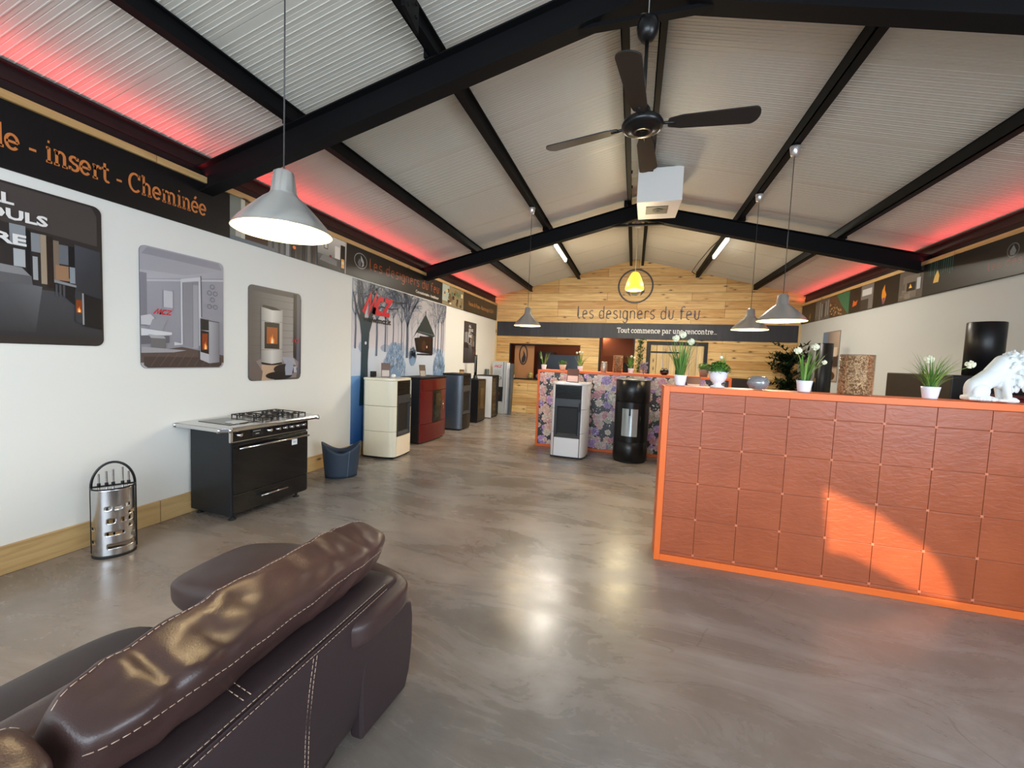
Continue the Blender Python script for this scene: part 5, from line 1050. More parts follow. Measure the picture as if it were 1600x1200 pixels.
# ================================================================== SOFA
def sofa():
    t = thing('leather_sofa', 'dark brown leather sofa seen from behind, in the lower left foreground', 'sofa', (-1.4, .3, 0))
    ox, oy = -1.4, .3; T = lambda x, y, z: (x - ox, y - oy, z)
    def wr(v, l, amp=.006, f=9): 
        n_ = noise.noise(Vector((v.x * f, v.y * f * .6, v.z * f))) ; return (v.x * (1 + 0) + l[0] * amp * n_, v.y, v.z + l[2] * amp * n_)
    y0, y1 = -1.35, 1.56
    # base and rear panel
    mb = MB(); mb.rbox(T(-1.40, (y0 + 1.28) / 2, .20), (.44, (1.28 - y0) / 2, .17), p=14, n=10); mb.build('base', M_DLEATHER, t)
    # backrest shell: profile in x-z extruded along y with rounded far end
    prof = [(-.945, .03), (-.93, .30), (-.922, .52), (-.925, .585), (-.94, .605), (-.99, .612), (-1.10, .61), (-1.16, .58), (-1.18, .45), (-1.16, .05)]
    mb = MB(); ys = [(y0, 0), (y0 + .02, 1)] + [(y0 + (y1 - .12 - y0) * i / 14, 1) for i in range(1, 15)] + [(y1 - .07, .985), (y1 - .03, .95), (y1 - .008, .88), (y1, .8)]
    vs = []; cx, cz = -1.05, .30
    for y, s in ys:
        yy = y if y < 1.2 else y
        if s == 0: s = .96
        for x, z in prof:
            q = 1 if z < .3 else s
            vs.append(T(cx + (x - cx) * (.5 + .5 * s), yy - (0.20 if z < .35 and y > 1.3 else 0) * 0, cz + (z - cz) * q if z > .3 else z))
    m = len(prof); fs = [(i * m + k, i * m + (k + 1) % m, (i + 1) * m + (k + 1) % m, (i + 1) * m + k) for i in range(len(ys) - 1) for k in range(m)]
    fs += [tuple(range(m))[::-1], tuple((len(ys) - 1) * m + k for k in range(m))]
    mb.add(vs, fs, smooth=True); o = mb.build('back_panel', M_DLEATHER, t); sb = o.modifiers.new('s', 'SUBSURF'); sb.levels = 1; sb.render_levels = 2
    # top ledge skin in smoother leather
    # seat cushions
    for ya, yb in ((-1.25, -.05), (-.04, 1.15)):
        def df(v, l): return (v.x, v.y, v.z + .018 * (1 - l[0] ** 2) * (1 - l[1] ** 2) + .004 * noise.noise(v * 5))
        mb = MB().rbox(T(-1.56, (ya + yb) / 2, .355), (.37, (yb - ya) / 2, .085), p=6, n=16, deform=df); mb.build('seat_cushion', M_DLEATHER, t)
        mb = MB().rbox(T(-1.22, (ya + yb) / 2, .52), (.10, (yb - ya) / 2 - .01, .19), p=5, n=12, rot=Matrix.Rotation(-.12, 3, 'Y')); mb.build('back_cushion', M_LEATHER, t)
    # headrest rolls
    for (ya, yb), sd in zip(((.50, 1.565), (-.66, .475)), (1, 5)):
        L = (yb - ya) / 2; R = random.Random(sd)
        def df(v, l, sd=sd, L=L):
            yy = v.y / L; fold = 0
            for k in range(7):
                c = -.75 + k * .24 + .05 * math.sin(k * 7 + sd); fold += math.exp(-((yy - c + l[0] * .09 * math.sin(k * 3.1)) / .032) ** 2) * (.6 + .4 * math.sin(k * 5.3 + sd))
            a = 1 - .07 * abs(yy) ** 5
            n_ = noise.noise(Vector((v.x * 7, v.y * 4, v.z * 7 + sd))) * .005 - abs(noise.noise(Vector((v.x * 9 + v.y * 6, v.y * 9 - v.x * 5, v.z * 5 + sd)))) * .011 * max(0, 1 - abs(yy) ** 6) + noise.noise(Vector((v.x * 15, v.y * 12, v.z * 15 + sd))) * .006
            up_ = max(0, l[2]) * (1 - abs(l[0]) * .5)
            return (v.x * a + l[0] * n_, v.y + .012 * l[2], v.z * a - .012 * fold * up_ + n_ * l[2])
        rot = Matrix.Rotation(.34, 3, 'Y')
        mb = MB().rbox(T(-1.09, (ya + yb) / 2, .716), (.112, L, .092), p=5.2, n=52, deform=df, rot=rot); mb.build('headrest_roll', M_LEATHER, t)
        for sx, sz in ((.094, .035), (-.078, .078)):
            st = MB(); N_ = int((yb - ya - .06) / .016)
            for i in range(N_):
                f = -1 + 2 * (i + .5) / N_; 
                def onroll(f):
                    g = 2.0
                    q = Vector((sx, f * L * .985, sz)); l = (sx / .112, f * .985, sz / .092)
                    l = [l[0], l[1], l[2]]; k = (max(1e-6, 1 - abs(l[1]) ** 5.2)) ** (1 / 5.2); dd = (abs(l[0]) ** 5.2 + abs(l[2]) ** 5.2) ** (1 / 5.2)
                    l[0] *= k / dd; l[2] *= k / dd; v = Vector((l[0] * .112, l[1] * L, l[2] * .092)); v = Vector(df(v, l)); v = v * 1.0; v.x *= 1.012; v.z *= 1.012
                    return Vector(T(-1.09, (ya + yb) / 2, .716)) + rot @ v
                st.tube([onroll(f - .36 * 2 / N_), onroll(f + .36 * 2 / N_)], .0013, 4)
            st.build('stitching', M_THREAD, t)
    # armrest
    def arm(v, l): return (v.x + .02 * l[2], v.y * (1 + .04 * (1 - l[2])), v.z)
    mb = MB().rbox(T(-1.36, 1.475, .245), (.415, .175, .225), p=7, n=14); mb.build('arm_body', M_DLEATHER, t)
    # raised curved panel on the rear of the arm
    ol = [(1.66, .405), (1.60, .43), (1.53, .425), (1.42, .405), (1.345, .385), (1.305, .35), (1.292, .30), (1.295, .2), (1.30, .045), (1.62, .01), (1.655, .08), (1.675, .20), (1.675, .33)]
    mb = MB().prism(ol, lambda a, b: T(-.985, a, b), lambda a, b: T(-.928, a, b)); o = mb.build('arm_rear_panel', M_DLEATHER, t, bevel=.012)
    mb = MB().rbox(T(-1.38, 1.41, .505), (.50, .235, .075), p=4.5, n=22, deform=lambda v, l: (v.x, v.y + .02 * noise.noise(v * 4), v.z + .02 * (1 - l[0] ** 2) - .025 * max(0, -l[0] - .5) + .006 * noise.noise(v * 7))); mb.build('arm_pad', mat('soft_brown_leather', '#3d2d2c', rough=.38, bump=.1, bscale=300), t)
    mb = MB().rbox(T(-1.38, -1.47, .33), (.45, .16, .25), p=5, n=12); mb.build('far_arm', M_DLEATHER, t)
    # seams on the ledge and rear
    def line(pts, name='stitching', r=.0013, gap=.016):
        mb = MB(); 
        for (a, b) in zip(pts[:-1], pts[1:]):
            a, b = Vector(T(*a)), Vector(T(*b)); L = (b - a).length; n = max(1, int(L / gap))
            for i in range(n): mb.tube([a + (b - a) * ((i + .12) / n), a + (b - a) * ((i + .85) / n)], r, 4)
        return mb.build(name, M_THREAD, t)
    line([(-.9295, y, .602) for y in (y0 + .05, -.5, .3, 1.0, 1.44)]); line([(-.921, y, .583) for y in (y0 + .05, -.5, .3, 1.0, 1.44)])
    MB().tube([T(-.9235, y, .594) for y in (y0 + .05, 0, .7, 1.1, 1.45)], .003, 6).build('seam_piping', M_DLEATHER, t)
    line([(-.922, 1.035, .575), (-.9225, 1.022, .50), (-.929, 1.012, .37), (-.933, 1.012, .2), (-.942, 1.03, .05)]); line([(-.922, 1.05, .575), (-.9225, 1.037, .50), (-.929, 1.027, .37), (-.933, 1.027, .2), (-.942, 1.045, .05)])
    line([(-.942, .808, .613), (-.985, .812, .619), (-1.03, .82, .620)]); line([(-.942, .83, .613), (-.985, .834, .619), (-1.03, .842, .620)])
    for x in (-1.75, -1.05):
        for y in (-1.4, 1.45): box('foot', T(x - .03, y - .03, 0), T(x + .03, y + .03, .035), M_BLACKM, t)
sofa()

# ================================================================== PLANTS AND ORNAMENTS
M_GR = [mat('grass_green', '#4f7a33', rough=.5, var=.25, vscale=30), mat('grass_light', '#7ea04a', rough=.5, var=.2, vscale=30)]
M_POT = mat('white_pot', '#eef0f8', rough=.3); M_SOIL = mat('potting_soil', '#2b2018', rough=.9)
def blade(mb, base, ang, lean, L, w, droop, m=None):
    pts = []; n = 7; d = Vector((math.cos(ang), math.sin(ang), 0)); side = Vector((-math.sin(ang), math.cos(ang), 0)); p = Vector(base); th = lean
    vs = []
    for i in range(n + 1):
        f = i / n; ww = w * (1 - f ** 2.2) * (.6 + .8 * min(1, f * 4)) / 1.4 + .0002
        vs += [p - side * ww, p + side * ww]; dd = d * math.sin(th) + Vector((0, 0, math.cos(th))); p = p + dd * (L / n); th += droop / n
    mb.add(vs, [(2 * i, 2 * i + 1, 2 * i + 3, 2 * i + 2) for i in range(n)], m, smooth=True); return p
def grass_pot(label, loc, ph=.085, pr=.052, H=.26, nb=60, flowers=(), seed=1, name='potted_grass', group=None, droopy=0, spread=.5, wide=.006):
    t = thing(name, label, 'potted plant', loc, group=group); R = random.Random(seed)
    MB().lathe([(pr * .72, 0), (pr * .78, ph * .12), (pr * .95, ph * .8), (pr, ph), (pr * .92, ph), (pr * .88, ph * .86), (.001, ph * .86)], n=32, cap=True).build('pot', M_POT, t)
    mb = MB()
    for i in range(nb):
        a = R.random() * 2 * PI; q = pr * .6 * math.sqrt(R.random()); blade(mb, (q * math.cos(a), q * math.sin(a), ph * .85), a + R.uniform(-.5, .5), R.uniform(.02, spread), H * R.uniform(.55, 1.15), wide * R.uniform(.5, 1), R.uniform(-.1, .8) + (droopy * R.random()), R.choice(M_GR))
    mb.build('leaves', parent=t, fix=False)
    for fx, fy, fz, fr in flowers:
        f = MB(); f.tube([(0, 0, ph * .85), (fx * .35, fy * .35, ph + (fz - ph) * .55), (fx, fy, fz - fr * .6)], .0016, 5, m=M_GR[1]); f.build('stem', parent=t)
        f = MB(); Rf = random.Random(9)
        for k in range(46):
            u = Rf.uniform(-1, 1); a = Rf.random() * 6.28; s = math.sqrt(1 - u * u); n_ = Vector((s * math.cos(a), s * math.sin(a), u)); f.obox(Vector((fx, fy, fz)) + n_ * fr * .78, (fr * .16, fr * .16, fr * .26), n_.to_track_quat('Z', 'Y').to_matrix())
        f.rbox((fx, fy, fz), (fr * .8, fr * .8, fr * .75), p=2, n=6); f.build('flower', mat('cream_blossom', '#f1f0d4', rough=.6), t)
    return t
def leafball(mb, c, r, n, ls, seed, zs=.75, mats=None):
    R = random.Random(seed)
    for i in range(n):
        u = R.uniform(-.35, 1); a = R.random() * 6.28; s = math.sqrt(1 - u * u); nn = Vector((s * math.cos(a), s * math.sin(a), u)); p = Vector(c) + Vector((nn.x * r, nn.y * r, nn.z * r * zs)) * R.uniform(.72, 1.05)
        q = (nn + Vector((R.uniform(-.6, .6), R.uniform(-.6, .6), R.uniform(-.3, .6)))).normalized(); M = q.to_track_quat('Y', 'Z').to_matrix(); l = ls * R.uniform(.7, 1.2)
        mb.add([p + M @ Vector(v) for v in ((0, 0, 0), (l * .45, l * .5, l * .1), (0, l, 0), (-l * .45, l * .5, l * .1))], [(0, 1, 2, 3)], R.choice(mats or M_GR))
ZC = 1.386; YC = 3.72
# on the orange counter, left to right
grass_pot('tall grass in a white pot with white blossoms, at the left end of the orange counter', (.362, 3.53, ZC), ph=.084, pr=.048, H=.295, nb=80, flowers=[(-.052, .0, .375, .026), (.0, .02, .405, .026), (.062, .0, .35, .025)], seed=2, spread=.34)
def urn():
    t = thing('potted_boxwood', 'clipped green foliage in a white footed urn on the orange counter', 'potted plant', (.632, 3.525, ZC)); t.scale = (.96, .96, .96)
    MB().lathe([(.052, 0), (.052, .012), (.030, .022), (.028, .035), (.05, .05), (.066, .085), (.07, .115), (.076, .122), (.076, .130), (.066, .130), (.06, .11), (.001, .108)], n=40, cap=True).build('urn', M_CERAM, t)
    mb = MB().rbox((0, 0, .135), (.068, .068, .045), p=2, n=8, m=M_GR[0]); leafball(mb, (0, 0, .14), .082, 900, .016, 4, zs=.72, mats=[mat('box_green', '#3f6e22', rough=.45), mat('box_light', '#7ba83c', rough=.45), mat('box_dark', '#234a18', rough=.5)]); mb.build('foliage', parent=t, fix=False)
    mb = MB(); R = random.Random(8)
    for i in range(16): blade(mb, (.04, .03, .15), R.random() * 6.28, R.uniform(0, .3), R.uniform(.08, .14), .004, .2, M_GR[1])
    mb.rbox((.02, .03, .245), (.014, .014, .013), p=2, n=5, m=mat('cream_blossom')); mb.build('sprig', parent=t, fix=False)
urn()
t = thing('glass_bowl', 'grey glass tealight bowl shaped like an apple on the orange counter', 'bowl', (.912, 3.525, ZC)); t.scale = (.95, .95, .95); MB().lathe([(.035, 0), (.06, .012), (.078, .045), (.074, .08), (.055, .103), (.047, .107), (.050, .101), (.068, .078), (.072, .045), (.055, .016), (.001, .008)], n=48).build('bowl', mat('smoked_glass', '#a6a8ac', rough=.08, metal=.3, coat=.6, alpha=.62), t)
MB().lathe([(.02, .0), (.02, .015), (.001, .016)], n=16).build('tealight', M_WHITE, t, loc=(0, 0, .012))
grass_pot('leafy plant in a white pot with white buds, beside the tall black column', (1.215, 3.53, ZC), ph=.086, pr=.052, H=.24, nb=26, flowers=[(-.058, .0, .305, .025), (.055, .01, .335, .024), (.115, .0, .225, .016)], seed=5, spread=.40, wide=.011)
def pellet_jar(label, loc, r, h, seed=1):
    t = thing('pellet_jar', label, 'jar', loc, group=None)
    R = random.Random(seed); mb = MB(); ms = [mat('pellet_a', '#b08a62', rough=.7), mat('pellet_b', '#c9a67c', rough=.7), mat('pellet_c', '#8a6543', rough=.7)]
    mb.lathe([(.001, .006), (r - .012, .006), (r - .012, h - .014), (.001, h - .012)], n=40, m=ms[2])
    for i in range(2200 if r > .1 else 500):
        a = R.random() * 6.28; z = R.uniform(.01, h - .012); p = Vector(((r - .009) * math.cos(a), (r - .009) * math.sin(a), z)); tn = Vector((-math.sin(a), math.cos(a), 0)); th = R.uniform(0, PI); d = tn * math.cos(th) + Vector((0, 0, math.sin(th))); mb.obox(p, (R.uniform(.005, .009), .0025, .0025), d.to_track_quat('X', 'Z').to_matrix(), R.choice(ms))
    mb.build('pellets', parent=t)
    MB().lathe([(r, 0), (r, h), (r - .004, h), (r - .004, .004), (.001, .004)], n=64).build('glass', mat('clear_glass', '#ffffff', rough=.02, trans=1.0, ior=1.2, alpha=.35), t)
pellet_jar('large glass cylinder of wood pellets on the orange counter', (1.535, 3.545, ZC), .102, .288)
grass_pot('wispy grass in a white pot with a drooping cream bud, left of the white lion', (1.965, 3.53, ZC), ph=.084, pr=.051, H=.245, nb=90, flowers=[(-.035, -.02, .27, .026), (.20, .0, .245, .026)], seed=12, spread=.55, droopy=1.0, wide=.004)
def lion():
    t = thing('lion_statue', 'white seated lion statue at the right end of the orange counter', 'statue', (2.15, 3.54, ZC + .003)); t.scale = (.70, .80, .98); R = random.Random(4); mb = MB()
    def e(c, h, rot=None, p=2): mb.rbox(c, h, p=p, n=6, rot=rot)
    def cap(a, b, ra, rb, n=8):
        a, b = Vector(a), Vector(b)
        for i in range(n + 1): q = a.lerp(b, i / n); r = ra + (rb - ra) * i / n; e(q, (r, r, r))
    e((.09, 0, .02), (.085, .075, .02), p=4); e((.29, 0, .012), (.06, .06, .012), p=4)
    e((.085, 0, .085), (.078, .068, .078)); e((.10, .045, .065), (.07, .035, .06)); e((.10, -.045, .065), (.07, .035, .06))
    cap((.09, 0, .10), (.25, 0, .20), .066, .072); cap((.20, 0, .19), (.27, 0, .25), .06, .07); e((.27, 0, .16), (.065, .058, .075))
    for s in (-1, 1):
        cap((.275, s * .035, .15), (.305, s * .042, .035), .034, .026); cap((.305, s * .042, .02), (.355, s * .044, .016), .023, .019)
        for k in (-1, 0, 1): e((.367, s * .044 + k * .012, .013), (.014, .008, .012))
        cap((.09, s * .06, .025), (.18, s * .066, .018), .026, .018); e((.195, s * .066, .016), (.022, .02, .014))
    cap((.03, -.05, .02), (.0, -.075, .018), .014, .012); cap((.0, -.075, .018), (.16, -.088, .014), .012, .010); e((.17, -.088, .016), (.022, .014, .014))
    e((.35, 0, .235), (.085, .075, .09)); e((.40, 0, .275), (.055, .048, .05)); cap((.42, 0, .262), (.475, 0, .248), .034, .026); e((.478, 0, .262), (.014, .016, .010)); e((.465, 0, .225), (.028, .022, .012)); e((.44, .02, .293), (.02, .012, .012)); e((.44, -.02, .293), (.02, .012, .012))
    for s in (-1, 1): e((.385, s * .045, .318), (.014, .010, .016))
    for i in range(95):
        u = R.uniform(-1, 1); a = R.random() * 6.28; s_ = math.sqrt(1 - u * u); n_ = Vector((s_ * math.cos(a), s_ * math.sin(a), u))
        if n_.x > .62 and abs(n_.z) < .55: continue
        c = Vector((.345, 0, .235)) + Vector((n_.x * .088, n_.y * .078, n_.z * .095)); fl = (n_ + Vector((-.5, 0, -.55))).normalized(); l = R.uniform(.022, .036)
        e(c, (.0145, .0135, l), rot=fl.to_track_quat('Z', 'Y').to_matrix())
    for i in range(40):
        c = Vector((R.uniform(.30, .42), R.uniform(-.05, .05), R.uniform(.09, .17))); fl = Vector((R.uniform(-.2, .4), R.uniform(-.3, .3), -1)).normalized(); e(c + Vector((.0, 0, 0)), (.0125, .0125, .032), rot=fl.to_track_quat('Z', 'Y').to_matrix())
    for i in range(10): e((.35 + R.uniform(-.04, .07), R.uniform(-.04, .04), .318 + R.uniform(0, .02)), (.009, .009, .022), rot=Vector((R.uniform(-.6, .5), R.uniform(-.5, .5), 1)).to_track_quat('Z', 'Y').to_matrix())
    o = mb.build('body', mat('white_matt_ceramic', '#e6ebea', rough=.45), t, fix=False); r = o.modifiers.new('remesh', 'REMESH'); r.mode = 'VOXEL'; r.voxel_size = .0036; r.use_smooth_shade = True
lion()

# on the floral counter, left to right
ZF = 1.371; YFc = 7.42
def small_plant(label, x, seed, flowers=(), H=.17, nb=22): return grass_pot(label, (x, YFc, ZF), ph=.085, pr=.05, H=H, nb=nb, flowers=flowers, seed=seed, spread=.5, wide=.010)
small_plant('small leafy plant at the left end of the floral counter', -1.575, 3, H=.26)
def topiary(label, loc, col='#b5a592', s=1.0, seed=2):
    t = thing('topiary_ball', label, 'potted plant', loc); MB().lathe([(.045 * s, 0), (.055 * s, .06 * s), (.068 * s, .10 * s), (.062 * s, .10 * s), (.001, .09 * s)], n=28).build('pot', mat('stone_pot_' + col, col, rough=.6), t)
    mb = MB().rbox((0, 0, .125 * s), (.06 * s, .06 * s, .045 * s), p=2, n=6, m=M_GR[0]); leafball(mb, (0, 0, .12 * s), .075 * s, 320, .016 * s, seed, zs=.72, mats=[M_GR[0], mat('box_dark')]); mb.build('foliage', parent=t, fix=False)
topiary('small topiary ball in a pale pot, second from the left on the floral counter', (-1.23, YFc, ZF), '#d8cdb8')
small_plant('leafy plant with yellow-white blooms right of the pale topiary pot', -.915, 6, flowers=[(-.07, 0, .32, .02), (-.02, 0, .335, .02), (.03, 0, .33, .018)], H=.27)
t = thing('candle_jar', 'small silver-patterned glass jar on the floral counter', 'jar', (-.50, YFc, ZF)); MB().lathe([(.05, 0), (.055, .01), (.055, .14), (.045, .165), (.05, .17)], n=28).build('glass', mat('mottled_silver', '#a8a69a', rough=.3, metal=.5, var=.5, vscale=60), t); MB().lathe([(.052, .17), (.052, .18), (.01, .182)], n=28).build('lid', M_BRUSH, t)
pellet_jar('smaller glass cylinder of wood pellets on the floral counter', (-.265, YFc, ZF), .085, .30, seed=3)
small_plant('green plant with white blooms beside the ivy, on the floral counter', -.045, 9, flowers=[(.0, 0, .29, .022), (.05, 0, .27, .02)], H=.25, nb=34)
t = thing('dried_flowers', 'bunch of grey-lilac dried flowers at the foot of the ivy', 'dried flowers', (.165, YFc, ZF)); mb = MB(); R = random.Random(3)
for i in range(60):
    p = Vector((R.uniform(-.06, .06), R.uniform(-.04, .04), R.uniform(.02, .19))); mb.rbox(p, (.014, .014, .018), p=2, n=3)
mb.tube([(0, 0, 0), (0, 0, .15)], .01, 6); mb.build('blooms', mat('lilac_grey', '#8b8290', rough=.8), t)
t = thing('black_bowl', 'round glossy black bowl in front of the plank door', 'bowl', (.50, YFc, ZF)); MB().lathe([(.04, 0), (.065, .02), (.072, .055), (.06, .085), (.04, .095), (.036, .088)], n=32).build('bowl', M_BLACK, t); MB().tube([(-.05, 0, .09), (-.03, 0, .115), (.0, 0, .10), (.03, 0, .115), (.05, 0, .09)], .005, 6).build('rim_handle', M_BLACK, t)
topiary('moss-topped grey pot near the right end of the floral counter', (1.11, YFc, ZF), '#7f7468', s=1.25, seed=7)
t = thing('flower_ornament', 'small pink-flowered ornament at the right end of the floral counter', 'ornament', (1.38, YFc, ZF)); mb = MB(); R = random.Random(5)
for i in range(24): mb.rbox((R.uniform(-.06, .06), R.uniform(-.03, .03), R.uniform(.01, .05)), (.018, .018, .014), p=2, n=3)
mb.build('flowers', mat('dusty_pink', '#b06a72', rough=.7), t)

def card_holder(label, loc, rz, w=.12, h=.19, c1='#6b4a40', c2='#e8c3bb'):
    t = thing('leaflet_holder', label, 'leaflet holder', loc, rz, group=None); M = Matrix.Rotation(-.22, 3, 'X')
    MB().obox(M @ Vector((0, 0, h / 2)), (w / 2, .002, h / 2), M).build('leaflet', mat('leaflet_brown_' + c1, c1, rough=.3), t)
    MB().obox(M @ Vector((0, -.003, h * .27)), (w / 2 - .012, .0008, h * .22), M).build('leaflet_picture', mat('leaflet_pink_' + c2, c2, rough=.3), t)
    box('base', (-w / 2, -.02, 0), (w / 2, .06, .004), mat('clear_acrylic', '#c8ccd0', rough=.1, alpha=.5), t)
card_holder('brown leaflet in a stand on the white tiled stove', (-.93, 6.63, 1.201), 0, w=.19, h=.22)
card_holder('tall leaflet in a stand on the cream tiled stove', (-3.58, 5.43, 1.186), math.radians(35), w=.13, h=.22, c1='#7a665c', c2='#d5c6bb')
card_holder('leaflet in a stand on the red stove', (-3.60, 6.62, 1.161), math.radians(55), w=.12, h=.21, c1='#5b4c42', c2='#b3a99c')
card_holder('tiny leaflet in a stand on the silver-sided stove', (-3.50, 8.13, 1.186), math.radians(40), w=.10, h=.08, c1='#6e5436', c2='#a98a60')
t = thing('display_plinth', 'plain black plinth behind the left end of the orange counter', 'plinth', (.90, 6.6, 0)); box('block', (-.16, -.16, 0), (.16, .16, 1.17), M_BLACKM, t, bevel=.004)
card_holder('leaflet in a stand seen above the orange counter beside the urn', (.86, 6.55, 1.171), 0, w=.19, h=.22)
tag(box('black_box', (-3.80, 5.36, 1.186), (-3.74, 5.43, 1.27), M_BLACK), 'little black box at the back of the cream stove', 'box')
o = MB().rbox((-3.47, 5.47, 1.213), (.035, .035, .027), p=2, n=8).build('white_pebble', mat('white_gloss', '#f5f5f2', rough=.1)); tag(o, 'shiny white ball beside the leaflet on the cream stove', 'ornament')

# leaning display boards by the pine wall
def display_board():
    t = thing('display_board', 'grey display board with red logo leaning near the left end of the pine wall', 'display board', (-3.62, 10.95, 0)); rot = Matrix.Rotation(-.05, 3, 'X')
    MB().obox(rot @ Vector((.02, 0, .72)), (.20, .012, .72), rot).build('board', mat('pale_grey_board', '#b9bec2', rough=.4), t)
    U_, V_ = rot @ Vector((1, 0, 0)), rot @ Vector((0, 0, 1)); O_ = Vector((-3.62, 10.95, 0)) + rot @ Vector((-.18, -.0125, 0)); cv = Canvas(O_, U_, V_)
    cv.rect(0, 0, .40, 1.44, '#bcc2c6'); cv.rect(.31, .3, .325, 1.44, '#33363b'); cv.rect(.0, .35, .31, .55, ('#a3a9ae', '#bcc2c6')); cv.rect(.13, .33, .33, .74, '#26272b'); cv.ell(.21, .55, .03, .04, '#7c3a22')
    for i in range(6): cv.rect(.05, 1.08 + i * .022, .24, 1.087 + i * .022, '#9298a0')
    cv.rect(.11, .95, .27, 1.02, '#4b5058'); cv.rect(.12, .97, .18, 1.0, '#d9dde0'); cv.rect(.2, .97, .25, 1.0, '#d9dde0')
    mcz(cv, .04, 1.28, .07, .24)
    o = cv.build('print', t); o.matrix_parent_inverse = t.matrix_basis.inverted()
display_board()
t = thing('white_board_panel', 'narrow white panel standing right of the grey display board', 'panel', (-3.33, 10.93, 0)); MB().obox((0, 0, .71), (.045, .012, .71), (-.04, 0, 0)).build('sheet', M_WHITE, t)
t = thing('grey_slab_panel', 'dark grey slab standing on edge against the pine wall', 'panel', (-3.20, 10.85, 0)); MB().obox((0, 0, .70), (.03, .10, .70), (0, .03, 0)).build('slab', mat('slate_grey', '#4d545b', rough=.4), t, bevel=.002)
t = thing('metal_cylinder', 'slim dark cylinder on the floor behind the display board', 'cylinder', (-3.82, 10.6, 0)); MB().lathe([(.06, 0), (.06, 1.22), (.05, 1.23), (.01, 1.23)], n=20).build('body', mat('grey_green_metal', '#4b524f', rough=.4), t)

# things in the serving hatch and back room
t = thing('wooden_flame_panel', 'pale wooden panel with a black oval flame emblem in the hatch', 'panel', (-3.04, YB + .17, .987)); box('board', (-.30, -.01, 0), (.28, .01, .94), mat('brown_wood_panel', '#a8764a', rough=.5, var=.1, vscale=6), t)
cv = Canvas((-3.04, YB + .1595, .987), (1, 0, 0), (0, 0, 1)); cv.ring(-.04, .67, .27, .035, '#1e1210', ru=.42); cv.poly([(-.05, .42), (.02, .5), (.04, .6), (.0, .72), (-.05, .82), (-.04, .68), (-.08, .58), (-.09, .48)], '#1e1210'); o = cv.build('print', t); o.matrix_parent_inverse = t.matrix_basis.inverted()
t = thing('dark_cabinet', 'dark brown cabinet standing behind the hatch', 'cabinet', (-2.60, R0 + 1.1, 0)); box('carcass', (-.25, -.25, 0), (.25, .25, 1.78), mat('dark_walnut', '#4a2c1c', rough=.4), t, bevel=.004); box('door', (-.24, -.27, .1), (.24, -.252, 1.74), mat('dark_walnut'), t, bevel=.003)
t = thing('screen', 'dark blue-grey screen behind the plants in the hatch', 'screen', (-1.95, R0 + .35, .985)); box('stand', (-.1, -.06, 0), (.1, .06, .04), M_BLACK, t); box('panel', (-.50, -.02, .04), (.50, .02, .72), mat('screen_blue_grey', '#2c3440', rough=.12), t, bevel=.004)
box('bench', (-3.7, R0 + .13, .90), (-1.4, R0 + .75, .984), M_DKB)['label'] = 'dark bench top behind the hatch'; bpy.data.objects['bench']['category'] = 'bench'
t = thing('gold_ornament', 'small golden skull-shaped ornament on the hatch sill', 'ornament', (-2.82, YB + .05, .986)); MB().rbox((0, 0, .10), (.07, .05, .10), p=2.2, n=8).build('body', mat('dull_gold', '#b3a05a', rough=.4, metal=.3), t)
for s in (-1, 1): MB().rbox((s * .025, -.047, .11), (.014, .008, .018), p=2, n=4).build('eye', M_DKB, t)
grass_pot('tiny plant in a white pot at the left end of the hatch sill', (-3.33, YB + .05, .986), ph=.09, pr=.04, H=.2, nb=20, seed=4, spread=.3, wide=.01)
o = MB().rbox((-2.52, YB + .05, 1.07), (.14, .05, .085), p=2, n=8).build('lilac_cushion', mat('lilac_fabric', '#8d7c86', rough=.8)); tag(o, 'soft lilac bundle on the hatch sill', 'cushion')
t = thing('back_room_shelf', 'dark shelf unit seen through the doorway of the back room', 'shelf', (-.42, R1 - .3, 0)); mb = MB(); mb.box((-.5, -.2, 0), (.5, .2, .9)); mb.box((-.1, -.2, .9), (.5, .2, 1.55)); mb.build('carcass', M_DKB, t)
box('shelf_board', (-.5, -.22, .9), (.5, .2, .93), mat('tan_board', '#9b6a48', rough=.5), t)
mb = MB(); mb.box((-.9, R0 + .9, 1.72), (.02, R0 + .96, 2.5)); tag(mb.build('bulkhead', M_RED), 'reddish brown lintel panel seen through the doorway', 'panel')

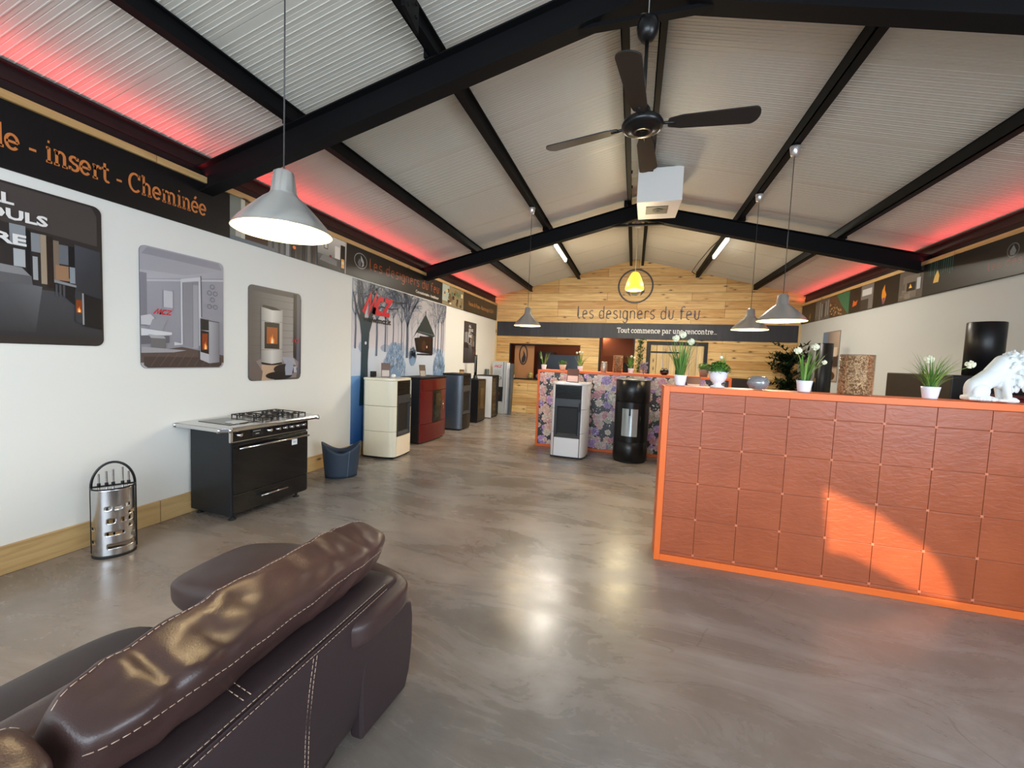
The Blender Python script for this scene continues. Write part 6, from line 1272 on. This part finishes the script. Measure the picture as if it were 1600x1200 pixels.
# ivy hanging beside the door, dark palm in the right corner
t = thing('hanging_ivy', 'artificial ivy garland hanging on the pine post left of the door', 'ivy', (.14, YB - .02, 2.19)); mb = MB(); R = random.Random(2); MI = [mat('ivy_dark', '#27421f', rough=.5), mat('ivy_mid', '#3d5f2b', rough=.5)]
mb.tube([(0, 0, 0), (.02, -.02, -.4), (-.02, -.01, -.86)], .006, 5, m=MI[0])
for i in range(190):
    z = -R.random() * .86; p = Vector((R.gauss(0, .05), -.03 - R.random() * .05, z)); M = Euler((R.uniform(-.8, .8), R.uniform(-.8, .8), R.uniform(0, 6))).to_matrix(); s = R.uniform(.018, .03)
    mb.add([p + M @ Vector(v) * s for v in ((0, 0, -1), (.8, 0, 0), (.4, .1, .7), (0, 0, .5), (-.4, .1, .7), (-.8, 0, 0))], [(0, 1, 2, 3, 4, 5)], R.choice(MI))
mb.build('leaves', parent=t, fix=False)
t = thing('artificial_palm', 'dark green leafy palm in the right-hand corner by the pine wall', 'potted plant', (3.36, 10.7, 0)); MB().lathe([(.14, 0), (.18, .3), (.17, .31), (.15, .28), (.001, .28)], n=28).build('pot', M_BLACKM, t)
mb = MB(); R = random.Random(6); MD = [mat('palm_dark', '#10200f', rough=.5), mat('palm_mid', '#1d3418', rough=.5)]
mb.tube([(0, 0, .28), (.02, 0, 1.2), (0, 0, 1.7)], .025, 8, m=mat('palm_trunk', '#2e241b', rough=.8))
for i in range(90):
    z0 = R.uniform(.6, 1.8); a = R.random() * 6.28; L = R.uniform(.3, .55); th = R.uniform(.3, 1.2); p = Vector((0, 0, z0)); d0 = Vector((math.cos(a), math.sin(a), 0)); pts = [p]
    for k in range(5): pts.append(pts[-1] + (d0 * math.sin(th) + Vector((0, 0, math.cos(th)))) * L / 5); th += .22
    pts = [Vector((min(max(q.x, -.6), .34), min(q.y, .6), q.z)) for q in pts]
    mb.tube(pts, .004, 4, m=MD[0])
    for q in pts[1:]:
        for k in range(5): blade(mb, q, R.random() * 6.28, R.uniform(.6, 1.6), R.uniform(.11, .19), .02, .3, R.choice(MD))
for v in range(len(mb.v)): x, y, z = mb.v[v]; mb.v[v] = (min(x, .37), min(y, .68), z)
mb.build('leaves', parent=t, fix=False)
t = thing('log_bin', 'low black crate against the pine wall left of the palm', 'crate', (2.30, 10.9, 0)); mb = MB(); mb.box((-.4, -.25, 0), (.4, .25, 1.28)); mb.build('box', M_DKB, t, bevel=.004)
